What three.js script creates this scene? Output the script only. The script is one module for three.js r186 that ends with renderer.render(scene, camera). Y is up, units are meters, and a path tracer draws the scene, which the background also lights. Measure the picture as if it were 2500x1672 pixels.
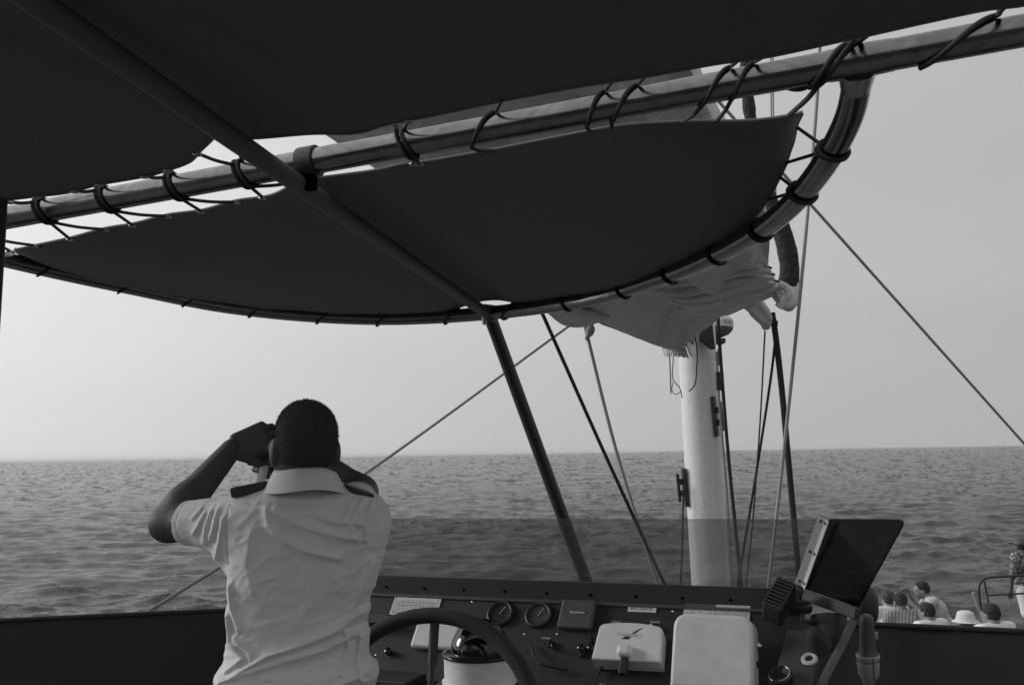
import * as THREE from 'three';
import { mergeGeometries, mergeVertices } from 'three/addons/utils/BufferGeometryUtils.js';
import { RoundedBoxGeometry } from 'three/addons/geometries/RoundedBoxGeometry.js';
import { createNoise3D } from 'simplex-noise';

// ---------------------------------------------------------------- camera
const scene = new THREE.Scene();
const EYE = new THREE.Vector3(0, 5.2, 0);                       // sea level is y = 0
const camera = new THREE.PerspectiveCamera(37.96, 1024 / 684, 0.05, 40000);
camera.position.copy(EYE);
camera.up.set(...[0.017,0.994,0.111]);
camera.lookAt(EYE.clone().add(new THREE.Vector3(...[0,0.111,-0.994])));
camera.focus = 3.1;
camera.userData.fStop = 14;

const renderer = new THREE.WebGLRenderer({ antialias: true });
renderer.toneMapping = THREE.LinearToneMapping;
renderer.toneMappingExposure = 1;
renderer.shadowMap.enabled = true;

// ---------------------------------------------------------------- random and noise
function rng(seed) { let s = seed >>> 0; return () => { s = (s + 0x6D2B79F5) >>> 0; let t = Math.imul(s ^ (s >>> 15), 1 | s); t = (t + Math.imul(t ^ (t >>> 7), 61 | t)) ^ t; return ((t ^ (t >>> 14)) >>> 0) / 4294967296; }; }
const rnd = rng(7);
const noise3 = createNoise3D(rng(11));
const fbm = (x, y, z, o = 4) => { let a = 0, w = 0.5, s = 0; for (let k = 0; k < o; k++) { a += w * noise3(x, y, z); s += w; x *= 2.03; y *= 2.03; z *= 2.03; w *= 0.5; } return a / s; };

// ---------------------------------------------------------------- sky: bright haze round a veiled sun, off to the left
const SUN = new THREE.Vector3(-0.88, 0.39, -0.26).normalize();
{
  const W = 1024, H = 512, data = new Float32Array(W * H * 4), d = new THREE.Vector3();
  for (let j = 0; j < H; j++) for (let i = 0; i < W; i++) {
    const lon = ((i + 0.5) / W - 0.5) * 2 * Math.PI, lat = ((j + 0.5) / H - 0.5) * Math.PI;
    d.set(Math.cos(lat) * Math.cos(lon), Math.sin(lat), Math.cos(lat) * Math.sin(lon));
    const c = Math.pow((1 + d.dot(SUN)) / 2, 4.2);
    let L = 0.455 + 0.72 * c;
    const up = Math.max(0, d.y);
    L *= 0.93 + 0.07 * Math.min(1, up / 0.15);
    const q = 1 / (0.25 + up);
    const cl = fbm(d.x * q * 1.1, d.z * q * 1.1 + 3, 5, 5);
    L *= 1 + 0.06 * cl * Math.min(1, up * 5);
    const k = (j * W + i) * 4;
    data[k] = data[k + 1] = data[k + 2] = L; data[k + 3] = 1;
  }
  const t = new THREE.DataTexture(data, W, H, THREE.RGBAFormat, THREE.FloatType);
  t.mapping = THREE.EquirectangularReflectionMapping; t.magFilter = t.minFilter = THREE.LinearFilter; t.needsUpdate = true;
  scene.background = t; scene.environment = t;
}
scene.fog = new THREE.FogExp2(0xd8d8d8, 0.0001);
const sun = new THREE.DirectionalLight(new THREE.Color(1, 1, 1), 1.5);
sun.position.copy(SUN).multiplyScalar(60); sun.target.position.set(0, 4, -4);
sun.castShadow = true; sun.shadow.radius = 34; sun.shadow.mapSize.set(2048, 2048);
Object.assign(sun.shadow.camera, { left: -25, right: 25, top: 25, bottom: -25, near: 1, far: 140 });
scene.add(sun, sun.target);

// ---------------------------------------------------------------- helpers
const V = (a) => new THREE.Vector3(a[0], a[1], a[2]);
const lerp = (a, b, t) => a + (b - a) * t;
const clamp = (x, a = 0, b = 1) => Math.min(b, Math.max(a, x));
const sstep = (a, b, x) => { const t = clamp((x - a) / (b - a)); return t * t * (3 - 2 * t); };
const SF = V([0.371,0,-0.928]), SR = V([0.928,0,0.371]), UP = new THREE.Vector3(0, 1, 0);   // the ship's forward and starboard
const shipPoint = (u, y, w) => new THREE.Vector3(0, 5.2 + y, 0).addScaledVector(SR, u).addScaledVector(SF, w);

function dataTex(n, fn, repeat = 1, srgb = false) {
  const d = new Uint8Array(n * n * 4);
  for (let j = 0; j < n; j++) for (let i = 0; i < n; i++) { const v = clamp(fn(i / n, j / n), 0, 1) * 255, k = (j * n + i) * 4; d[k] = d[k + 1] = d[k + 2] = v; d[k + 3] = 255; }
  const t = new THREE.DataTexture(d, n, n); t.wrapS = t.wrapT = THREE.RepeatWrapping; t.magFilter = THREE.LinearFilter; t.minFilter = THREE.LinearFilter;
  if (srgb) t.colorSpace = THREE.SRGBColorSpace; t.repeat.set(repeat, repeat); t.needsUpdate = true; return t;
}
const tn = (u, v, f, o, s) => { const a = u * 2 * Math.PI, b = v * 2 * Math.PI, r = f / (2 * Math.PI); return fbm(Math.cos(a) * r + s, Math.sin(a) * r + Math.cos(b) * r * 1.3, Math.sin(b) * r * 1.3 - s, o); };   // wraps round
const T = {
  weave: dataTex(256, (u, v) => 0.5 + 0.22 * Math.sin(u * 2 * Math.PI * 42) * (Math.sin(v * 2 * Math.PI * 21) > 0 ? 1 : -1) + 0.2 * Math.sin(v * 2 * Math.PI * 42) + 0.1 * tn(u, v, 20, 3, 2), 12),
  crease: dataTex(512, (u, v) => 0.5 + 0.5 * tn(u, v, 9, 5, 4), 2.2),
  patch: dataTex(512, (u, v) => 0.62 + 0.38 * tn(u, v, 14, 6, 9), 3),
  streak: dataTex(512, (u, v) => 0.55 + 0.3 * fbm(Math.cos(u * 6.2832) * 3, Math.sin(u * 6.2832) * 3, Math.cos(v * 6.2832) * 0.6 + 4, 4) + 0.2 * tn(u, v, 60, 3, 1), 1),
  ripple: dataTex(512, (u, v) => 0.5 + 0.5 * tn(u, v, 26, 5, 21), 1),
  fine: dataTex(256, (u, v) => 0.5 + 0.5 * tn(u, v, 60, 4, 6), 8),
};
const grey = (v) => new THREE.Color().setRGB(v, v, v);
const mat = (v, roughness, o = {}) => new THREE.MeshPhysicalMaterial({ color: grey(v), roughness, ...o });
const tinted = (n, s, lo, hi, o) => dataTex(256, (u, v) => lerp(lo, hi, 0.5 + 0.5 * tn(u, v, s, 5, 13)), 1, true);
const M = {
  awning: mat(0.19, 0.95, { bumpMap: T.weave, bumpScale: 0.0006 }),
  rope: mat(0.04, 0.9, { bumpMap: T.fine, bumpScale: 0.001 }),
  tube: mat(0.33, 0.17, { metalness: 1, bumpMap: T.fine, bumpScale: 0.00025, map: tinted(512, 22, 0.72, 1.0) }),
  spine: mat(0.115, 0.5, { bumpMap: T.fine, bumpScale: 0.0003 }),
  darkMetal: mat(0.035, 0.45),
  steel: mat(0.6, 0.28, { metalness: 1 }),
  canvas: mat(0.74, 0.9, { bumpMap: T.crease, bumpScale: 0.007, map: tinted(512, 10, 0.86, 1.0) }),
  darkCanvas: mat(0.035, 0.92, { bumpMap: T.crease, bumpScale: 0.015 }),
  mast: mat(0.84, 0.42, { map: tinted(512, 16, 0.9, 1.0), clearcoat: 0.3, clearcoatRoughness: 0.4 }),
  white: mat(0.84, 0.45, { bumpMap: T.fine, bumpScale: 0.0002, map: tinted(512, 12, 0.9, 1.0) }),
  wire: mat(0.3, 0.6), darkLine: mat(0.03, 0.9), paleLine: mat(0.32, 0.9, { bumpMap: T.fine, bumpScale: 0.001 }),
  glass: new THREE.MeshPhysicalMaterial({ color: grey(0.72), roughness: 0.03, transmission: 0.93, thickness: 0, ior: 1.49 }),
  darkGlass: new THREE.MeshPhysicalMaterial({ color: grey(0.17), specularIntensity: 0.12, roughness: 0.05, transmission: 1, thickness: 0, ior: 1.49 }),
  domeGlass: new THREE.MeshPhysicalMaterial({ color: grey(0.5), roughness: 0.02, transmission: 1, thickness: 0, ior: 1.49 }),
  console: mat(0.036, 0.55, { bumpMap: T.fine, bumpScale: 0.0004, map: tinted(512, 18, 0.75, 1.0) }),
  black: mat(0.03, 0.5), blackGloss: mat(0.015, 0.15), rubber: mat(0.025, 0.75),
  bulwark: mat(0.045, 0.85, { bumpMap: T.weave, bumpScale: 0.0006 }),
  alu: mat(0.86, 0.4, { map: tinted(512, 20, 0.8, 1.0) }),
  teak: mat(0.13, 0.7, { map: null }), hull: mat(0.6, 0.4),
  shirt: mat(0.66, 0.9, { bumpMap: T.weave, bumpScale: 0.0003 }),
  skin: mat(0.058, 0.55, { bumpMap: T.fine, bumpScale: 0.0006 }), hair: mat(0.045, 0.85, { bumpMap: T.fine, bumpScale: 0.0006 }),
  trousers: mat(0.03, 0.9), shoe: mat(0.02, 0.4),
};
const UNIT = { name: {}, };
function numbered(n) { const k = UNIT.name[n] = (UNIT.name[n] ?? -1) + 1; return k ? n + '_' + String(k).padStart(3, '0') : n; }
function thing(name, label, category, group) { const o = new THREE.Group(); o.name = numbered(name); o.userData = { label, category }; if (group) o.userData.group = group; scene.add(o); return o; }
function part(parent, name, geo, m, label) {
  const g = Array.isArray(geo) ? mergeGeometries(geo.map((x) => { const y = x.index ? x.toNonIndexed() : x; for (const k of Object.keys(y.attributes)) if (!['position', 'normal', 'uv'].includes(k)) y.deleteAttribute(k); return y; })) : geo;
  const o = new THREE.Mesh(g, m); o.name = name; o.castShadow = o.receiveShadow = true; if (label) o.userData.label = label; parent.add(o); return o;
}
function structure(name, geo, m) { const o = part(scene, numbered(name), geo, m); o.userData.kind = 'structure'; return o; }
function settle(t) {   // the parts are built in world coordinates: move the group's origin to the thing's base
  t.updateMatrixWorld(true);
  const b = new THREE.Box3().setFromObject(t), p = new THREE.Vector3((b.min.x + b.max.x) / 2, b.min.y, (b.min.z + b.max.z) / 2);
  for (const c of t.children) c.position.sub(p);
  t.position.copy(p); return t;
}
const curve = (pts, closed = false, tension = 0.5) => new THREE.CatmullRomCurve3(pts.map((p) => (p.isVector3 ? p : V(p))), closed, 'centripetal', tension);
function sweep(c, r, n, radial = 10, o = {}) {   // a round bar along a curve; r is a number or a function of t (and angle)
  if (!c.getPoint) c = c.length === 2 ? new THREE.LineCurve3(V(c[0].isVector3 ? c[0].toArray() : c[0]), V(c[1].isVector3 ? c[1].toArray() : c[1])) : curve(c, o.closed);
  const fr = c.computeFrenetFrames(n, !!o.closed), L = c.getLength(), pos = [], uv = [], idx = [], R = typeof r === 'function' ? r : () => r;
  const p = new THREE.Vector3(), q = new THREE.Vector3();
  for (let i = 0; i <= n; i++) {
    c.getPointAt(i / n, p);
    for (let k = 0; k <= radial; k++) {
      const a = (k / radial) * 2 * Math.PI, rr = R(i / n, a);
      q.copy(p).addScaledVector(fr.normals[i], Math.cos(a) * rr).addScaledVector(fr.binormals[i], Math.sin(a) * rr * (o.flat ?? 1));
      pos.push(q.x, q.y, q.z); uv.push((i / n) * L, (k / radial) * 2 * Math.PI * R(0.5, 0));
    }
  }
  const w = radial + 1;
  for (let i = 0; i < n; i++) for (let k = 0; k < radial; k++) { const a = i * w + k, b = a + w; idx.push(a, a + 1, b, b, a + 1, b + 1); }
  if (!o.closed && !o.open) for (const e of [0, n]) {   // end caps
    const base = pos.length / 3; c.getPointAt(e / n, p); pos.push(p.x, p.y, p.z); uv.push(0, 0);
    for (let k = 0; k <= radial; k++) { const s = (e * w + k) * 3; pos.push(pos[s], pos[s + 1], pos[s + 2]); uv.push(0, 0); }
    for (let k = 0; k < radial; k++) e ? idx.push(base, base + 1 + k, base + 2 + k) : idx.push(base, base + 2 + k, base + 1 + k);
  }
  const g = new THREE.BufferGeometry();
  g.setAttribute('position', new THREE.Float32BufferAttribute(pos, 3)); g.setAttribute('uv', new THREE.Float32BufferAttribute(uv, 2)); g.setIndex(idx); g.computeVertexNormals();
  if (!o.closed) {   // the seam of the bar shares its normals
    const N = g.attributes.normal; for (let i = 0; i <= n; i++) { const a = i * w, b = a + radial; const x = N.getX(a) + N.getX(b), y = N.getY(a) + N.getY(b), z = N.getZ(a) + N.getZ(b), l = Math.hypot(x, y, z) || 1; N.setXYZ(a, x / l, y / l, z / l); N.setXYZ(b, x / l, y / l, z / l); }
  }
  return g;
}
const rope = (pts, r, n) => sweep(pts, r, n ?? Math.max(2, pts.length * 8), 8);
function frame(o, x, y, z) { return new THREE.Matrix4().makeBasis(x, y, z).setPosition(o); }   // places a piece built in its own axes
const place = (g, m) => g.clone().applyMatrix4(m);
const move = (g, x, y, z) => g.translate(x, y, z);
const rbox = (x, y, z, r = 0.004, s = 2) => { const g = new RoundedBoxGeometry(x, y, z, s, Math.min(r, x / 2.1, y / 2.1, z / 2.1)); return g; };
const lathe = (pts, n = 32) => new THREE.LatheGeometry(pts.map((p) => new THREE.Vector2(p[0], p[1])), n);
const rod = (a, b, r, radial = 10) => sweep([a, b], r, 1, radial);
function grid(nu, nv, fn, uvs = [1, 1]) {
  const pos = [], uv = [], idx = []; const p = new THREE.Vector3();
  for (let j = 0; j <= nv; j++) for (let i = 0; i <= nu; i++) { fn(i / nu, j / nv, p); pos.push(p.x, p.y, p.z); uv.push((i / nu) * uvs[0], (j / nv) * uvs[1]); }
  for (let j = 0; j < nv; j++) for (let i = 0; i < nu; i++) { const a = j * (nu + 1) + i, b = a + nu + 1; idx.push(a, a + 1, b, b, a + 1, b + 1); }
  const g = new THREE.BufferGeometry(); g.setAttribute('position', new THREE.Float32BufferAttribute(pos, 3)); g.setAttribute('uv', new THREE.Float32BufferAttribute(uv, 2)); g.setIndex(idx); g.computeVertexNormals(); return g;
}
function slab(g, t) {   // gives an open sheet thickness t along its normals, with closed edges
  const P = g.attributes.position, N = g.attributes.normal, n = P.count, pos = [...P.array], uv = [...g.attributes.uv.array, ...g.attributes.uv.array], idx = [...g.index.array];
  for (let i = 0; i < n; i++) pos.push(P.getX(i) - N.getX(i) * t, P.getY(i) - N.getY(i) * t, P.getZ(i) - N.getZ(i) * t);
  const m = idx.length, edge = new Map();
  for (let i = 0; i < m; i += 3) { idx.push(idx[i] + n, idx[i + 2] + n, idx[i + 1] + n); for (const [a, b] of [[0, 1], [1, 2], [2, 0]]) { const p = idx[i + a], q = idx[i + b], k = q + '_' + p; if (edge.has(k)) edge.delete(k); else edge.set(p + '_' + q, [p, q]); } }
  for (const [p, q] of edge.values()) idx.push(q, p, p + n, q, p + n, q + n);
  const o = new THREE.BufferGeometry(); o.setAttribute('position', new THREE.Float32BufferAttribute(pos, 3)); o.setAttribute('uv', new THREE.Float32BufferAttribute(uv, 2)); o.setIndex(idx); o.computeVertexNormals(); return o;
}
function canvasTex(w, h, draw) {
  const c = document.createElement('canvas'); c.width = w; c.height = h; const x = c.getContext('2d'); draw(x, w, h);
  const t = new THREE.CanvasTexture(c); t.colorSpace = THREE.SRGBColorSpace; return t;
}
// a closed surface from a signed distance: one vertex in every cell that the surface crosses, normals from the distance itself
function nets(sdf, lo, hi, h, uvScale = 1) {
  const n = [0, 1, 2].map((k) => Math.ceil((hi[k] - lo[k]) / h) + 1), [nx, ny, nz] = n, F = new Float32Array(nx * ny * nz), B = 4;
  for (let z0 = 0; z0 < nz; z0 += B) for (let y0 = 0; y0 < ny; y0 += B) for (let x0 = 0; x0 < nx; x0 += B) {
    const c = sdf(lo[0] + (x0 + 1.5) * h, lo[1] + (y0 + 1.5) * h, lo[2] + (z0 + 1.5) * h), far = Math.abs(c) > h * 5.5;
    for (let z = z0; z < Math.min(nz, z0 + B); z++) for (let y = y0; y < Math.min(ny, y0 + B); y++) for (let x = x0; x < Math.min(nx, x0 + B); x++)
      F[(z * ny + y) * nx + x] = far ? c : sdf(lo[0] + x * h, lo[1] + y * h, lo[2] + z * h);
  }
  const id = new Int32Array(nx * ny * nz).fill(-1), pos = [], idx = [], at = (x, y, z) => (z * ny + y) * nx + x;
  const E = [[0, 1], [2, 3], [4, 5], [6, 7], [0, 2], [1, 3], [4, 6], [5, 7], [0, 4], [1, 5], [2, 6], [3, 7]];
  for (let z = 0; z < nz - 1; z++) for (let y = 0; y < ny - 1; y++) for (let x = 0; x < nx - 1; x++) {
    let m = 0; const v = []; for (let k = 0; k < 8; k++) { v[k] = F[at(x + (k & 1), y + ((k >> 1) & 1), z + (k >> 2))]; if (v[k] < 0) m |= 1 << k; }
    if (m === 0 || m === 255) continue;
    let sx = 0, sy = 0, sz = 0, c = 0;
    for (const [a, b] of E) if ((v[a] < 0) !== (v[b] < 0)) { const t = v[a] / (v[a] - v[b]); sx += lerp(a & 1, b & 1, t); sy += lerp((a >> 1) & 1, (b >> 1) & 1, t); sz += lerp(a >> 2, b >> 2, t); c++; }
    id[at(x, y, z)] = pos.length / 3; pos.push(lo[0] + (x + sx / c) * h, lo[1] + (y + sy / c) * h, lo[2] + (z + sz / c) * h);
  }
  const quad = (a, b, c, d, f) => { if (a < 0 || b < 0 || c < 0 || d < 0) return; f ? idx.push(a, b, c, a, c, d) : idx.push(a, c, b, a, d, c); };
  for (let z = 1; z < nz - 1; z++) for (let y = 1; y < ny - 1; y++) for (let x = 1; x < nx - 1; x++) {
    const s = F[at(x, y, z)] < 0;
    if (s !== F[at(x + 1, y, z)] < 0) quad(id[at(x, y - 1, z - 1)], id[at(x, y, z - 1)], id[at(x, y, z)], id[at(x, y - 1, z)], s);
    if (s !== F[at(x, y + 1, z)] < 0) quad(id[at(x - 1, y, z - 1)], id[at(x - 1, y, z)], id[at(x, y, z)], id[at(x, y, z - 1)], s);
    if (s !== F[at(x, y, z + 1)] < 0) quad(id[at(x - 1, y - 1, z)], id[at(x, y - 1, z)], id[at(x, y, z)], id[at(x - 1, y, z)], s);
  }
  const nor = [], uv = [], e = h * 0.6;
  for (let i = 0; i < pos.length; i += 3) {
    const [x, y, z] = [pos[i], pos[i + 1], pos[i + 2]];
    let a = sdf(x + e, y, z) - sdf(x - e, y, z), b = sdf(x, y + e, z) - sdf(x, y - e, z), c = sdf(x, y, z + e) - sdf(x, y, z - e); const l = Math.hypot(a, b, c) || 1;
    nor.push(a / l, b / l, c / l); uv.push((x + z * 0.6) * uvScale, (y + z * 0.3) * uvScale);
  }
  const g = new THREE.BufferGeometry(); g.setAttribute('position', new THREE.Float32BufferAttribute(pos, 3)); g.setAttribute('normal', new THREE.Float32BufferAttribute(nor, 3)); g.setAttribute('uv', new THREE.Float32BufferAttribute(uv, 2)); g.setIndex(idx); return g;
}
const smin = (a, b, k) => { const h = Math.max(k - Math.abs(a - b), 0) / k; return Math.min(a, b) - h * h * k * 0.25; };
const smax = (a, b, k) => -smin(-a, -b, k);
const bone = (a, b, r1, r2) => { const dx = b.x - a.x, dy = b.y - a.y, dz = b.z - a.z, dd = dx * dx + dy * dy + dz * dz || 1e-9; return (x, y, z) => { const px = x - a.x, py = y - a.y, pz = z - a.z, t = clamp((px * dx + py * dy + pz * dz) / dd); return Math.hypot(px - dx * t, py - dy * t, pz - dz * t) - lerp(r1, r2, t); }; };
const ell = (x, y, z, a, b, c) => { const k0 = Math.hypot(x / a, y / b, z / c), k1 = Math.hypot(x / (a * a), y / (b * b), z / (c * c)); return k1 < 1e-9 ? -Math.min(a, b, c) : (k0 * (k0 - 1)) / k1; };

// ---------------------------------------------------------------- the sea
{
  const R = rng(5), N = 76, KX = new Float64Array(N), KZ = new Float64Array(N), AM = new Float64Array(N), PH = new Float64Array(N), WL = new Float64Array(N);
  for (let k = 0; k < N; k++) {
    const L = 0.28 * Math.pow(30, k / (N - 1)) * lerp(0.92, 1.08, R()), dir = 0.35 + (R() + R() + R() - 1.5) * 1.25 * (L < 2 ? 1.3 : 0.85), K = (2 * Math.PI) / L, slope = 0.05 * (L > 4 ? 0.42 : L > 2.5 ? 0.75 : 1) * lerp(0.6, 1.4, R());
    KX[k] = Math.sin(dir) * K; KZ[k] = -Math.cos(dir) * K; AM[k] = slope / K; PH[k] = R() * 6.283; WL[k] = L;
  }
  const nf = 900, nb = 90, ang = [];
  for (let i = 0; i <= nf; i++) ang.push(lerp(-0.58, 0.58, i / nf));
  for (let i = 1; i <= nb; i++) ang.push(lerp(0.58, 2 * Math.PI - 0.58, i / nb));
  const rows = 620, w = ang.length, pos = [], nor = [], uv = [], idx = [];
  for (let j = 0; j <= rows; j++) {
    const rad = (q) => 1 / lerp(1 / 13, 1 / 14000, Math.pow(q / rows, 0.985)), r = rad(j), gap = Math.max(j ? r - rad(j - 1) : 0.1, (r * 1.16) / nf), near = r < 260 ? 1 : 260 / r;
    const keep = []; for (let k = 0; k < N; k++) keep.push(WL[k] > gap ? 1 : 0.95);   // ripples too small for the sheet there are left to its gloss
    for (let i = 0; i < w; i++) {
      const a = ang[i], x0 = Math.sin(a) * r, z0 = -Math.cos(a) * r; let y = 0, sx = 0, sz = 0, dx = 0, dz = 0;
      const patch = 0.8 + 0.5 * noise3(x0 * 0.018, z0 * 0.018, 2) + 0.25 * noise3(x0 * 0.07, z0 * 0.07, 8);
      for (let k = 0; k < N; k++) {
        const t = KX[k] * x0 + KZ[k] * z0 + PH[k], A = AM[k] * (WL[k] < 1.6 ? patch : 1) * keep[k], s = Math.sin(t);
        y += A * Math.cos(t); const As = A * s; sx -= As * KX[k]; sz -= As * KZ[k]; const c = As * WL[k] * 0.1273; dx -= KX[k] * c; dz -= KZ[k] * c;
      }
      const n = Math.hypot(sx, 1, sz);
      pos.push(x0 + dx * near, y * near, z0 + dz * near); nor.push(-sx / n, 1 / n, -sz / n); uv.push(x0 * 0.25, z0 * 0.25);
    }
  }
  for (let j = 0; j < rows; j++) for (let i = 0; i < w - 1; i++) { const a = j * w + i, b = a + w; idx.push(a, a + 1, b, b, a + 1, b + 1); }
  const c0 = pos.length / 3; pos.push(0, -0.4, 0); nor.push(0, 1, 0); uv.push(0, 0);
  for (let i = 0; i < w - 1; i++) idx.push(c0, i + 1, i);
  const g = new THREE.BufferGeometry(); g.setAttribute('position', new THREE.Float32BufferAttribute(pos, 3)); g.setAttribute('normal', new THREE.Float32BufferAttribute(nor, 3)); g.setAttribute('uv', new THREE.Float32BufferAttribute(uv, 2)); g.setIndex(idx);
  structure('sea', g, mat(0.035, 0.24, { ior: 1.333, bumpMap: T.ripple, bumpScale: 0.04 }));
}

// ---------------------------------------------------------------- the ship the camera stands on
{
  const plan = (pts, y0, y1, bevel = 0) => {   // a prism over a plan in (starboard, forward)
    const s = new THREE.Shape(pts.map(([u, w]) => new THREE.Vector2(u, w)));
    const g = new THREE.ExtrudeGeometry(s, { depth: y1 - y0, bevelEnabled: bevel > 0, bevelSize: bevel, bevelThickness: bevel, bevelSegments: 2 });
    return g.applyMatrix4(new THREE.Matrix4().makeBasis(SR, SF, UP).setPosition(shipPoint(0, y0, 0)));
  };
  const side = []; for (let k = 0; k <= 24; k++) { const t = k / 24; side.push([4.6 * Math.sqrt(1 - Math.pow(t, 2.6)), lerp(2, 19.2, t)]); }
  const outline = [[-4.6, -18], [4.6, -18], ...side, ...side.slice(0, -1).reverse().map(([u, w]) => [-u, w])].map(([u, w]) => [u - 1.83, w]);
  structure('ship_hull', plan(outline, -6.2, -3.2), M.hull);
  structure('main_deck', plan(outline, -3.196, -3.15), M.teak);
  structure('bridge_house', plan([[-5, -6], [1.5, -6], [1.5, 3.42], [0.9, 4.9], [-4.5, 4.9], [-5, 3.42]], -3.146, -1.66), M.hull);
  structure('deckhouse', plan([[-4.6, -5.5], [1.2, -5.5], [1.2, -2.3], [-4.6, -2.3]], -1.616, 0.9, 0.02), mat(0.12, 0.6));
  structure('bridge_deck', plan([[-5, -6], [1.5, -6], [1.5, 3.42], [0.9, 4.9], [-4.5, 4.9], [-5, 3.42]], -1.656, -1.62), M.teak);
}
function bulwark(label, pts, y) {   // a dark canvas dodger laced to a rail
  const t = thing('canvas_bulwark', label, 'bulwark', 'dark canvas bulwarks round the bridge'), c = curve(pts.map(([u, w]) => shipPoint(u, 0, w)));
  const p = new THREE.Vector3(), tan = new THREE.Vector3(), n = 60, y0 = 5.2 - 1.61, y1 = 5.2 + y;
  part(t, 'canvas_panel', slab(grid(n, 14, (a, b, o) => { c.getPointAt(a, p); c.getTangentAt(a, tan); const q = 0.004 * Math.sin(a * 37) * Math.sin(b * 3.1) + 0.006 * noise3(a * 9, b * 3, 1); o.set(p.x - tan.z * q, lerp(y0, y1, b), p.z + tan.x * q); }, [3, 1.1]), 0.012), M.bulwark);
  part(t, 'cap_rail', sweep(curve(pts.map(([u, w]) => shipPoint(u, y + 0.003, w))), 0.009, 60, 10), M.rubber);
  return settle(t);
}
bulwark('dark canvas bulwark behind the man with binoculars', [[-5.0, 1.2], [-3.95, 2.0], [-3.017, 2.653], [-2.371, 3.073], [-1.95, 3.32]], -0.556);
bulwark('dark canvas bulwark in front of the seated passengers', [[-0.62, 3.41], [-0.15, 3.398], [0.272, 3.394], [0.9, 3.38], [1.45, 3.3]], -0.556);

// ---------------------------------------------------------------- awning frame
const axisA = (u) => { const w = 1.99 + 0.03 * (u + 0.8); return shipPoint(u, 0.761 + 0.046 * u - 0.03 * (w - 1.97), w); };
const bow = curve([[-2.053,5.967,-3.235],[-2.035,5.981,-3.535],[-1.938,5.969,-3.717],[-1.767,5.939,-3.892],[-1.565,5.906,-4.047],[-1.25,5.851,-4.204],[-0.895,5.814,-4.288],[-0.519,5.798,-4.32],[-0.115,5.804,-4.259],[0.23,5.806,-4.007],[0.388,5.81,-3.806],[0.515,5.808,-3.504],[0.609,5.803,-3.173],[0.677,5.804,-2.851],[0.711,5.811,-2.548],[0.726,5.833,-2.364],[0.727,5.861,-2.18],[0.727,5.901,-2.055],[0.714,5.93,-1.971],[0.694,5.953,-1.898]]);
const dirA = axisA(1).sub(axisA(0)).normalize(), upA = UP.clone().addScaledVector(dirA, -dirA.y).normalize(), fwdA = new THREE.Vector3().crossVectors(upA, dirA).normalize();   // fwdA looks forward
const RA = 0.031, RB = 0.03;
{
  const t = thing('tube_canopy', 'bent metal tube canopy carrying the black awning, with slanted support post', 'canopy');
  part(t, 'crossbar', sweep([axisA(-5.2), axisA(1.5)], RA, 90, 28), M.tube);
  part(t, 'bow_tube', sweep(bow, RB, 160, 24), M.tube);
  part(t, 'spine_tube', sweep([V([-0.093,5.797,-4.29]), V([-0.545,5.855,-2.14]), [-0.772,5.92,-1.3]], 0.023, 60, 20), M.spine);
  const a = V([-0.099,5.809,-4.319]), b = V([0.318,4.62,-4.593]), d = b.clone().sub(a), k = (5.2 - 1.62 - a.y) / d.y;
  part(t, 'support_post', sweep([a, a.clone().addScaledVector(d, k)], 0.0285, 4, 20), M.darkMetal);
  part(t, 'stanchion', sweep([V([-1.268,6.027,-2.423]), V([-1.303,5.854,-2.493]), V([-1.343,5.675,-2.563]), V([-1.501,4.672,-2.826])], 0.014, 20, 14), M.darkMetal);
  part(t, 'post_clamp', sweep([V([-0.123,5.81,-4.269]), V([-0.069,5.8,-4.25])], 0.037, 2, 20), M.darkMetal);
  part(t, 'bolt', sweep([V([-0.118,5.789,-4.231]), V([-0.119,5.755,-4.245])], 0.011, 2, 6), M.steel);
  const [u0] = [-1.304];
  part(t, 'pipe_clamp', [sweep([axisA(u0 - 0.022), axisA(u0 + 0.022)], 0.038, 1, 20), place(rbox(0.03, 0.04, 0.026, 0.006), frame(axisA(u0).addScaledVector(upA, -0.05), dirA, upA, fwdA))], M.darkMetal);
  const [u1] = [-0.064];
  part(t, 'tee_fitting', [sweep([axisA(u1 - 0.05), axisA(u1 + 0.07)], (s) => 0.0318 + 0.002 * Math.sin(s * Math.PI), 12, 20), sweep([V([0.692,5.951,-1.893]), V([0.711,5.935,-1.96])], (s) => lerp(0.04, 0.0315, s), 6, 20)], M.tube);
  settle(t);
}

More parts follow.
